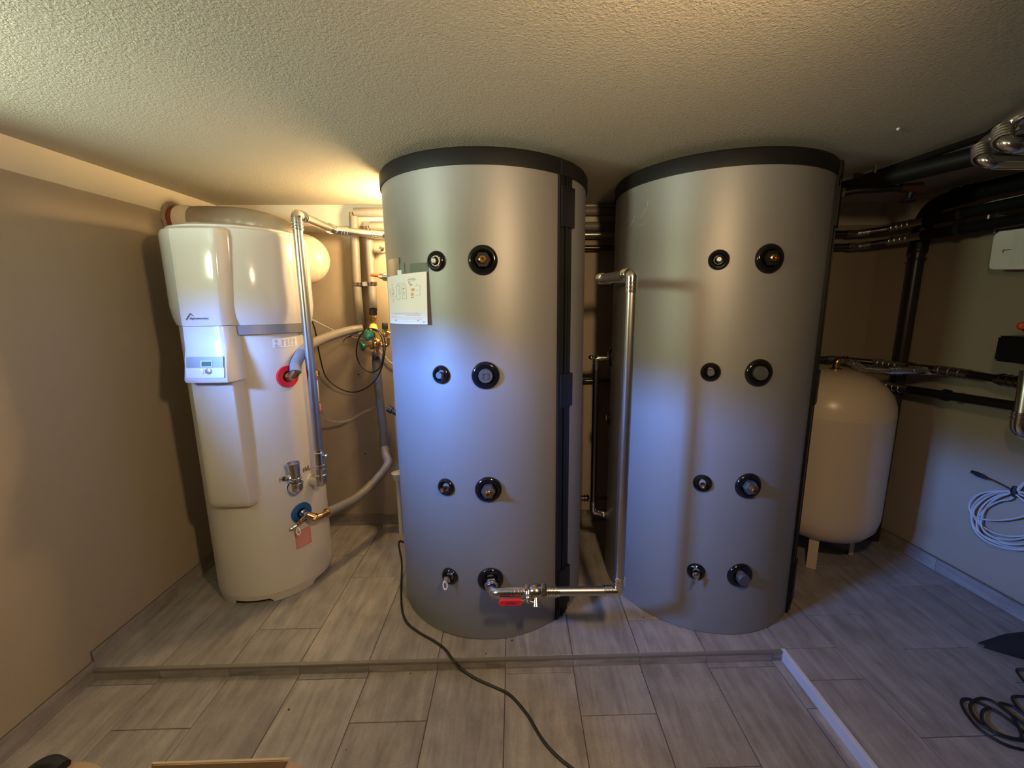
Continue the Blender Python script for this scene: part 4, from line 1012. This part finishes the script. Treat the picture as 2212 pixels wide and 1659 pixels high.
# large black drain pipe
t = thing('drain_pipe', 'thick black drain pipe bending down the right rear corner from under the ceiling', 'pipe', (2.30, 2.42, 1.9))
bm = bmesh.new(); sweep(bm, smooth_path([(2.42, 1.40, 2.086), (2.36, 1.8, 2.083), (2.31, 2.17, 2.079)], 3), .041, 20); link('pipe', bm, M['insul_black'], t)
bm = bmesh.new(); sweep(bm, fillet([(2.31, 2.16, 2.079), (2.335, 2.44, 2.065), (2.335, 2.45, 1.82)], .17, 10), .043, 20); rings_at(bm, (2.309, 2.20, 2.078), (0, 1, 0), .043, 2, .05, .012, 1.1); link('bend', bm, M['insul_black'], t)
bm = bmesh.new(); sweep(bm, [(2.335, 2.45, 1.86), (2.345, 2.47, 0.005)], .036, 20); rings_at(bm, (2.335, 2.45, 1.84), (0, 0, -1), .040, 2, .05, .012, 1.1); link('pipe', bm, M['pvc'], t)
# ceiling pipes
t = thing('ceiling_pipe', 'broad black insulated pipe hung under the ceiling on the right', 'pipe', (1.70, 1.8, 2.1))
bm = bmesh.new(); sweep(bm, [(1.615, 2.16, 2.088), (1.80, 1.60, 2.088), (1.99, 1.15, 2.088)], .036, 18); link('insulation', bm, M['insul_black'], t)
for x, y in ((1.665, 2.02), (1.84, 1.5)):
    bm = bmesh.new(); sweep(bm, [(x, y, 2.11), (x, y, ZC)], .006, 8); link('hanger', bm, M['steel'], t)
t = thing('ceiling_pipe', 'thin black pipe above the broad one under the ceiling on the right', 'pipe', (1.62, 1.9, 2.12))
bm = bmesh.new(); sweep(bm, [(1.6827,2.2301,2.13), (1.7031,1.8573,2.13), (1.7181,1.6065,2.13), (1.6156,1.4087,2.13), (1.62, .9, 2.13)], .014, 14); link('pipe', bm, M['insul_black'], t)
bm = bmesh.new(); q = Vector((1.6848,2.1422,2.13)); box(bm, q - Vector((.02, .006, .018)), q + Vector((.02, .006, .03))); link('ceiling_clip', bm, M['pvc'], t)
# valve hanging at the ceiling
t = thing('stop_valve', 'dark copper stop valve with a round handle under the ceiling pipes', 'valve', (1.8678,2.0268,2.06))
a = Vector((1.5901,2.0272,2.05)); b = Vector((1.7707,1.9803,2.05)); c = Vector((1.8181,1.9803,2.05))
bm = bmesh.new(); sweep(bm, [a + Vector((-.06, .06, .0)), a, b], .014, 14); link('pipe', bm, M['insul_black'], t)
bm = bmesh.new(); sweep(bm, [b - Vector((.01, 0, 0)), c, c + Vector((.03, 0, 0))], [.019, .024, .026], 14); link('valve_body', bm, mat('copper_dark', (.09, .03, .022), .3, .6), t)
bm = bmesh.new(); sweep(bm, [c + Vector((-.005, 0, -.012)), c + Vector((-.012, .0, -.05))], [.018, .009], 12); link('valve_neck', bm, M['insul_black'], t)
bm = bmesh.new(); lathe(bm, [(0, 0), (.030, .001), (.032, .005), (.028, .010), (0, .010)], c + Vector((-.014, 0, -.060)), (.1, 0, 1), 24); link('round_handle', bm, M['insul_black'], t)
bm = bmesh.new(); q = a + Vector((-.045, .04, 0)); hexnut(bm, q, (1, -.5, 0), .022, .02); link('copper_nut', bm, M['bronze'], t)

# two chrome U bends, top right
def ubend(pts, rr, label, gname='steel pipes looping under the ceiling at the right edge'):
    t = thing('steel_pipe', label, 'pipe', pts[1], gname)
    P = fillet(pts, .07, 9)
    bm = bmesh.new(); sweep(bm, P, rr, 18); link('pipe', bm, M['chrome'], t)
    mid = (Vector(pts[1]) + Vector(pts[2])) / 2; d = (Vector(pts[2]) - Vector(pts[1])).normalized()
    bm = bmesh.new(); rings_at(bm, mid - d * .036, d, rr, 5, .016, .006, 1.16); link('press_coupling', bm, M['steel'], t)
ubend([(1.6346,1.4276,2.1), (1.6059,1.5151,2.07), (1.5486,1.4479,1.99), (1.8315,1.4465,1.99)], .021, 'lower-left steel U bend at the top right, left of its twin')
ubend([(1.5154,1.2392,2.1), (1.507,1.3651,2.07), (1.4474,1.301,1.99), (1.7053,1.2992,1.99)], .022, 'steel U bend at the top right, nearest the picture edge')

# lower heating pipes at the vessel
t = thing('heating_pipe', 'steel heating pipe passing above the cream vessel towards the black pump', 'pipe', (2.29, 2.4, 1.17), 'lower heating pipes on the right wall')
run(t, [(1.35, 2.70, 1.163), (2.13, 2.70, 1.174), (2.268, 2.55, 1.166)], .018, M['dark_steel'], M['steel'], .03)
bm = bmesh.new(); sweep(bm, [(2.268, 2.56, 1.166), (2.274, 2.34, 1.168)], .0235, 16); rings_at(bm, (2.269, 2.52, 1.166), (0, -1, 0), .0235, 4, .04, .008, 1.12); link('press_coupling', bm, M['steel'], t)
bm = bmesh.new(); sweep(bm, [(2.274, 2.36, 1.168), (2.285, 2.16, 1.178)], .022, 16); lathe(bm, [(.022, 0), (.030, 0), (.030, .02), (.022, .02)], (2.275, 2.33, 1.17), (0, -1, 0), 18); link('pipe', bm, M['dark_steel'], t)
bm = bmesh.new(); sweep(bm, [(2.285, 2.18, 1.178), (2.290, 2.02, 1.178)], .025, 16); rings_at(bm, (2.286, 2.16, 1.178), (0, -1, 0), .025, 3, .05, .008, 1.1); link('tee', bm, M['steel'], t)
bm = bmesh.new(); sweep(bm, [(2.295, 2.03, 1.178), (2.296, 1.86, 1.176)], .019, 16); link('pipe', bm, M['insul_black'], t)
bm = bmesh.new(); sweep(bm, [(2.296, 1.90, 1.176), (2.296, 1.74, 1.18)], .025, 16); rings_at(bm, (2.296, 1.885, 1.176), (0, -1, 0), .026, 4, .03, .010, 1.15); link('union_nut', bm, M['dark_steel'], t)
t = thing('heating_pipe', 'lower steel heating pipe sloping right below the cream vessel top', 'pipe', (2.29, 2.3, 1.04), 'lower heating pipes on the right wall')
run(t, [(2.08, 2.70, 1.035), (2.16, 2.66, 1.035), (2.268, 2.52, 1.036)], .018, M['dark_steel'], M['steel'], .03)
bm = bmesh.new(); sweep(bm, [(2.268, 2.53, 1.036), (2.276, 2.30, 1.042)], .022, 16); rings_at(bm, (2.270, 2.48, 1.037), (0, -1, 0), .022, 4, .04, .008, 1.12); link('press_coupling', bm, M['steel'], t)
bm = bmesh.new(); sweep(bm, [(2.276, 2.31, 1.042), (2.296, 1.80, 1.066)], .0225, 16); lathe(bm, [(.0225, 0), (.031, 0), (.031, .022), (.0225, .022)], (2.284, 2.12, 1.052), (0, -1, 0), 18); link('insulation', bm, M['insul_black'], t)
t = thing('steel_pipe', 'pale steel pipe with a rounded lower end at the right picture edge', 'pipe', (2.235, 1.72, 1.1))
bm = bmesh.new(); sweep(bm, [(2.24, 1.745, 1.24), (2.225, 1.725, 1.045)], .026, 18); link('pipe', bm, M['steel'], t)
bm = bmesh.new(); sweep(bm, fillet([(2.225, 1.725, 1.06), (2.223, 1.722, .965), (2.32, 1.70, .96)], .05, 8), .030, 18); rings_at(bm, (2.225, 1.725, 1.052), (0, 0, -1), .030, 2, .018, .008, 1.12); link('elbow', bm, M['chrome'], t)

# pump box, red knob, white cover panel on the right wall
q = Vector((2.26,1.8513,1.258))
t = thing('pump_head', 'black square pump housing on the right wall below the white box', 'pump', tuple(q))
bm = bmesh.new(); box(bm, (2.22, 1.66, 1.268), (2.34, 1.872, 1.385), .008); link('housing', bm, M['black'], t)
bm = bmesh.new(); box(bm, (2.33, 1.69, 1.29), (rwx(1.74), 1.80, 1.35)); link('mount', bm, M['pvc'], t)
q = Vector((2.27,1.8283,1.4307))
bm = bmesh.new(); lathe(bm, [(0, 0), (.016, 0), (.018, .01), (.013, .022), (0, .026)], q, (-.6, -.8, 0), 14); sweep(bm, [q, q + Vector((.03, .0, -.03)), q + Vector((.13, 0, -.05))], .007, 8)
tag(link('bleed_valve', bm, M['orange']), 'red capped bleed valve just above the black pump housing', 'valve')
t = thing('control_box', 'white rounded plastic control box on the right wall at the picture edge', 'control box', (2.35, 1.95, 1.78))
bm = bmesh.new()
pts = [(2.046, 1.700), (2.052, 1.69), (2.055, 1.84), (2.045, 1.865), (2.02, 1.872), (1.70, 1.862), (1.70, 1.66), (2.02, 1.684)]
pts = [(2.043, 1.694), (2.052, 1.704), (2.056, 1.846), (2.050, 1.862), (2.036, 1.870), (1.66, 1.862), (1.66, 1.664), (2.026, 1.690)]
for_x = [2.318, 2.324, 2.40]
rings_ = []
for x, ins in ((2.318, .006), (2.324, 0), (2.40, 0)):
    rings_.append([bm.verts.new((x, 1.86 + (yy - 1.86) * (1 - ins * 5), 1.77 + (zz - 1.77) * (1 - ins * 5))) for yy, zz in pts])
for a, b in zip(rings_, rings_[1:]):
    for i in range(len(pts)): bm.faces.new((a[i], a[(i + 1) % len(pts)], b[(i + 1) % len(pts)], b[i]))
bm.faces.new(rings_[0]); bm.faces.new(rings_[-1]); bx = link('case', bm, M['white_plastic'], t)
bm = bmesh.new(); box(bm, (2.3155, 1.70, 1.70), (2.319, 1.966, 1.855), .001); link('cover_panel', bm, mat('white_panel', (.84, .84, .84), .5), t, False)
bm = bmesh.new(); box(bm, (2.3165, 1.966, 1.776), (2.3185, 1.998, 1.779)); box(bm, (2.3165, 1.996, 1.766), (2.3185, 1.999, 1.779)); link('cover_seam', bm, M['plug'], t, False)
bm = bmesh.new(); box(bm, (2.345, 1.80, 1.655), (2.40, 1.90, 1.672), .003); link('cable_gland', bm, M['white_plastic'], t, False)

# ------------------------------------------------------------------ coiled white cable on the right wall, hole grommet
def wx(y): return rwx(y) - .012
def W(px_y, z, off=0): return (wx(px_y) - off, px_y, z)
cc = thing('cable_coil', 'coil of white cable tied with a black strap on the right wall', 'cable', (2.44, 1.80, .62))
tie = (1.853, .625)
loops = []
cy, cz = 1.80, .47
specs = [(.135, .120, 0.0, .0), (.125, .105, .02, -.006), (.150, .128, -.01, .006), (.11, .095, .035, .004), (.142, .112, .005, -.012), (.120, .118, -.02, .01), (.16, .13, .01, .012)]
base = [(1.99, .40), (2.03, .47), (1.98, .545), (1.92, .60)]
def loop_pts(ry, rz, oy, oz, sk, k):
    o = []
    for i in range(28):
        t = PI / 2 + .25 + (2 * PI - .5) * i / 27
        yy = 1.842 + math.cos(t) * ry * 1.0 + oy; zz = .487 + math.sin(t) * rz + oz - sk * math.cos(t)
        o.append(W(yy, zz, .004 + .004 * k + .006 * math.sin(i * .7 + k)))
    return o
random.seed(3)
for k, (ry, rz, oy, oz) in enumerate(((.135, .135, 0, 0), (.15, .140, .01, -.004), (.120, .125, .0, .01), (.165, .150, .0, -.01), (.142, .118, .015, .015), (.155, .13, -.02, -.016))):
    pts = loop_pts(ry, rz, oy, oz, .045 + .01 * (k % 3), k % 4)
    pts = [W(tie[0] + random.uniform(-.006, .006), tie[1] + random.uniform(-.006, .006), .012)] + pts + [W(tie[0] + random.uniform(-.006, .006), tie[1] + random.uniform(-.006, .006), .018)]
    bm = bmesh.new(); sweep(bm, smooth_path(pts, 2), .0042, 8); link('cable_loop', bm, M['white_cable'], cc)
bm = bmesh.new(); sweep(bm, smooth_path([W(1.855, .62, .02), W(1.78, .575, .022), W(1.80, .52, .022), W(1.89, .45, .02), W(1.98, .42, .016), W(2.02, .46, .012), W(2.0, .53, .012), W(1.93, .59, .014), W(1.855, .62, .018)], 6), .0040, 8); link('cable_loop', bm, M['white_cable'], cc)
bm = bmesh.new(); sweep(bm, smooth_path([W(1.845, .63, .014), W(1.825, .68, .014), W(1.79, .745, .010), W(1.765, .775, -.006)], 5), .0075, 10); link('cable_lead', bm, M['white_cable'], cc)
bm = bmesh.new(); sweep(bm, smooth_path([W(1.86, .625, .016), W(1.92, .638, .016), W(1.97, .645, .014)], 5), .0028, 8); link('thin_wire', bm, M['black_cable'], cc)
bm = bmesh.new(); sweep(bm, [W(1.965, .640, .016), W(2.0, .647, .018), W(2.035, .652, .016)], [.006, .011, .008], 10); link('plug', bm, M['rubber'], cc)
q = Vector(W(tie[0], tie[1], .014)); bm = bmesh.new(); sweep(bm, [q + Vector((0, 0, .024)), q, q + Vector((0, -.006, -.026))], [.010, .016, .011], 10); link('strap', bm, M['rubber'], cc)
bm = bmesh.new(); q = Vector((rwx(1.785) - .001, 1.785, .765)); lathe(bm, [(.0, .001), (.034, .001), (.036, .005), (.040, .005), (.042, 0)], q, (-1, 0, 0), 28)
tag(link('cable_outlet', bm, M['foam']), 'round hole in the right wall where the white cable comes out', 'wall outlet')

# ------------------------------------------------------------------ floor cables, bag, cardboard box
cable('floor_cable', [(-.70, 2.50, .006), (-0.7794,2.5463,0.006), (-0.7007,2.3166,0.006), (-0.652,2.122,0.006), (-0.6008,1.9372,0.006), (-0.5497,1.8294,0.006), (-0.4727,1.7587,0.006), (-0.385,1.7001,0.006), (-0.3304,1.6533,0.006), (-0.289,1.5981,0.007), (-0.2439,1.5832,-0.034), (-0.1798,1.5428,-0.042), (-0.0886,1.4957,-0.042), (-0.0302,1.458,-0.042), (0.0338,1.3753,-0.042), (0.0824,1.285,-0.042), (0.1284,1.2268,-0.042), (0.1874,1.1751,-0.042), (0.3092,1.0796,-0.042)], .0055, M['black_cable'], 'black cable snaking over the step and across the floor tiles', k=8)
fc = thing('cable_coil', 'loose coil of black cable lying on the floor at the right edge', 'cable', (1.7798,1.2508,0.006))
def zl(pts, z): return pts
L1 = [(1.7514,1.1535,0.006), (1.7057,1.1736,0.006), (1.677,1.2224,0.007), (1.6878,1.2795,0.007), (1.7138,1.3251,0.007), (1.7418,1.3426,0.008), (1.7688,1.3369,0.009), (1.8013,1.3007,0.01), (1.8192,1.2549,0.01), (1.8203,1.2054,0.008)]
L2 = [(1.7817,1.179,0.012), (1.7275,1.2001,0.012), (1.6973,1.2337,0.013), (1.708,1.2827,0.013), (1.7425,1.3188,0.013), (1.8037,1.339,0.014), (1.837,1.3244,0.014), (1.843,1.2829,0.014), (1.8556,1.2346,0.012)]
L3 = [(1.8975,1.2684,0.012), (1.8873,1.3046,0.013), (1.8528,1.3143,0.014), (1.8411,1.2667,0.016), (1.8155,1.224,0.016), (1.7751,1.184,0.016), (1.7125,1.1956,0.018), (1.7068,1.2429,0.018), (1.7444,1.2807,0.018), (1.7872,1.2978,0.018)]
for Lp in (L1, L2, L3):
    bm = bmesh.new(); sweep(bm, smooth_path(Lp, 6), .0050, 8); link('cable_loop', bm, M['black_cable'], fc)
bm = bmesh.new(); sweep(bm, smooth_path([(2.0172,1.3415,0.008), (1.9437,1.3459,0.008), (1.9065,1.2973,0.01), (1.8938,1.2437,0.01)], 5), .0050, 8); link('cable_loop', bm, M['black_cable'], fc)
bm = bmesh.new(); sweep(bm, smooth_path([(2.1136,1.4458,0.03), (2.094,1.4577,0.012), (2.0657,1.4033,0.008), (2.0528,1.3623,0.008)], 5), .0045, 8); link('cable_loop', bm, M['black_cable'], fc)
# black cloth bag slumped on the floor
bm = bmesh.new()
NX, NY = 26, 16
b0 = Vector((2.118, 1.618, .0))
gv = {}
for i in range(NX + 1):
    for j in range(NY + 1):
        u = i / NX; v = j / NY
        # outline: narrow tip at u=0, wide at u=1
        half = .012 + .17 * u ** .85
        cx_ = 2.10 + .52 * u; cyy = 1.60 - .13 * u
        yy = cyy + (v - .5) * 2 * half
        e = max(0, 1 - (2 * v - 1) ** 2) ** .5
        zz = .001 + (.030 + .15 * u * (1.15 - u)) * e * min(1, .35 + u * 3) * min(1, (1 - u) * 8 + .05) + .008 * e * math.sin(9 * u + 5 * v) * u
        gv[i, j] = bm.verts.new((cx_ + .01 * math.sin(v * 7), yy, max(.001, zz)))
for i in range(NX):
    for j in range(NY): bm.faces.new((gv[i, j], gv[i + 1, j], gv[i + 1, j + 1], gv[i, j + 1]))
bm.faces.new([gv[i, 0] for i in range(NX + 1)] + [gv[NX, j] for j in range(1, NY + 1)] + [gv[i, NY] for i in range(NX - 1, -1, -1)] + [gv[0, j] for j in range(NY - 1, 0, -1)])
tag(link('cloth_bag', bm, M['bag']), 'black cloth bag slumped on the floor by the right wall', 'bag')
# open cardboard box at the lower left, only its top shows
bx = thing('cardboard_box', 'open brown cardboard box at the bottom edge of the picture', 'box', (-.88, .80, ZS))
ZB = .30; x0, x1, y0, y1 = -1.012, -.64, .60, .971
def flat(bm, pts, th):
    P = [Vector(p) for p in pts]; n = (P[1] - P[0]).cross(P[2] - P[0]).normalized() * th
    lo = [bm.verts.new(p) for p in P]; hi = [bm.verts.new(p + n) for p in P]
    bm.faces.new(lo); bm.faces.new(hi)
    for i in range(len(P)): bm.faces.new((lo[i], lo[(i + 1) % len(P)], hi[(i + 1) % len(P)], hi[i]))
for pts in ([(x0, y0, ZS + .001), (x0, y1, ZS + .001), (x0, y1, ZB), (x0, y0, ZB)], [(x1, y0, ZS + .001), (x1, y1, ZS + .001), (x1, y1, ZB), (x1, y0, ZB)], [(x0, y0, ZS + .001), (x1, y0, ZS + .001), (x1, y0, ZB), (x0, y0, ZB)], [(x0, y1, ZS + .001), (x1, y1, ZS + .001), (x1, y1, ZB), (x0, y1, ZB)]):
    bm = bmesh.new(); flat(bm, pts, .004); link('side_panel', bm, M['card'], bx, False)
bm = bmesh.new(); flat(bm, [(x0, y0, ZS + .001), (x1, y0, ZS + .001), (x1, y1, ZS + .001), (x0, y1, ZS + .001)], .004); link('bottom_panel', bm, M['card'], bx, False)
bm = bmesh.new(); flat(bm, [(x0, y1, ZB), (x1, y1, ZB), (x1 - .03, y1 + .012, ZB - .06), (x0 + .06, y1 + .030, ZB - .05)], .004); link('flap', bm, M['card'], bx, False)
bm = bmesh.new(); flat(bm, [(x0, y0, ZB), (x0, y1, ZB), (x0 - .045, y1 + .01, ZB - .05), (x0 - .045, y0, ZB - .05)], .004); link('flap', bm, M['card'], bx, False)
bm = bmesh.new(); flat(bm, [(x1, y0, ZB), (x1, y1, ZB), (x1 + .09, y1 - .02, ZB - .03), (x1 + .09, y0, ZB - .03)], .004); link('flap', bm, M['card'], bx, False)
bm = bmesh.new(); box(bm, (x0, y1 - .001, ZB - .001), (x1, y1 + .005, ZB + .002)); link('cut_edge', bm, M['card_light'], bx, False)
# second, flattened carton with a black strap left of it
ct = thing('packing_sheet', 'tan cardboard sheet with a black handle at the lower left picture edge', 'cardboard', (-1.2, .85, ZS))
bm = bmesh.new()
n = 14; top = []; bot = []
for i in range(n + 1):
    u = i / n; x = -1.32 + .23 * u; ycrest = .948 + .040 * math.sin(PI * min(1, u * 1.15)) ** .7
    top.append([bm.verts.new((x, ycrest, .295)), bm.verts.new((x, ycrest + .004, .285)), bm.verts.new((x, .60, .30)), bm.verts.new((x, .60, .292))])
for a, b in zip(top, top[1:]):
    bm.faces.new((a[0], b[0], b[2], a[2])); bm.faces.new((a[1], b[1], b[3], a[3])); bm.faces.new((a[0], b[0], b[1], a[1]))
link('sheet', bm, M['card'], ct)
bm = bmesh.new(); box(bm, (-1.27, .62, ZS + .001), (-1.13, .90, .285)); link('carton_body', bm, M['card'], ct, False)
bm = bmesh.new(); sweep(bm, smooth_path([(-1.37, .88, .29), (-1.335, .94, .30), (-1.31, .968, .308), (-1.28, .976, .310), (-1.245, .966, .305)], 5), [.009 + .009 * min(1, i / 12) for i in range(21)], 10); link('handle', bm, M['rubber'], ct)

# wall lamp behind the left tank that lights the rear corner
t = thing('wall_lamp', 'round lamp under the ceiling behind the paper-covered tank', 'lamp', (-.52, 2.62, 2.1))
bm = bmesh.new(); lathe(bm, [(0, 0), (.07, 0), (.07, -.03), (.05, -.035), (0, -.035)], (-.52, 2.62, ZC), (0, 0, 1), 24); link('base', bm, M['white_plastic'], t)
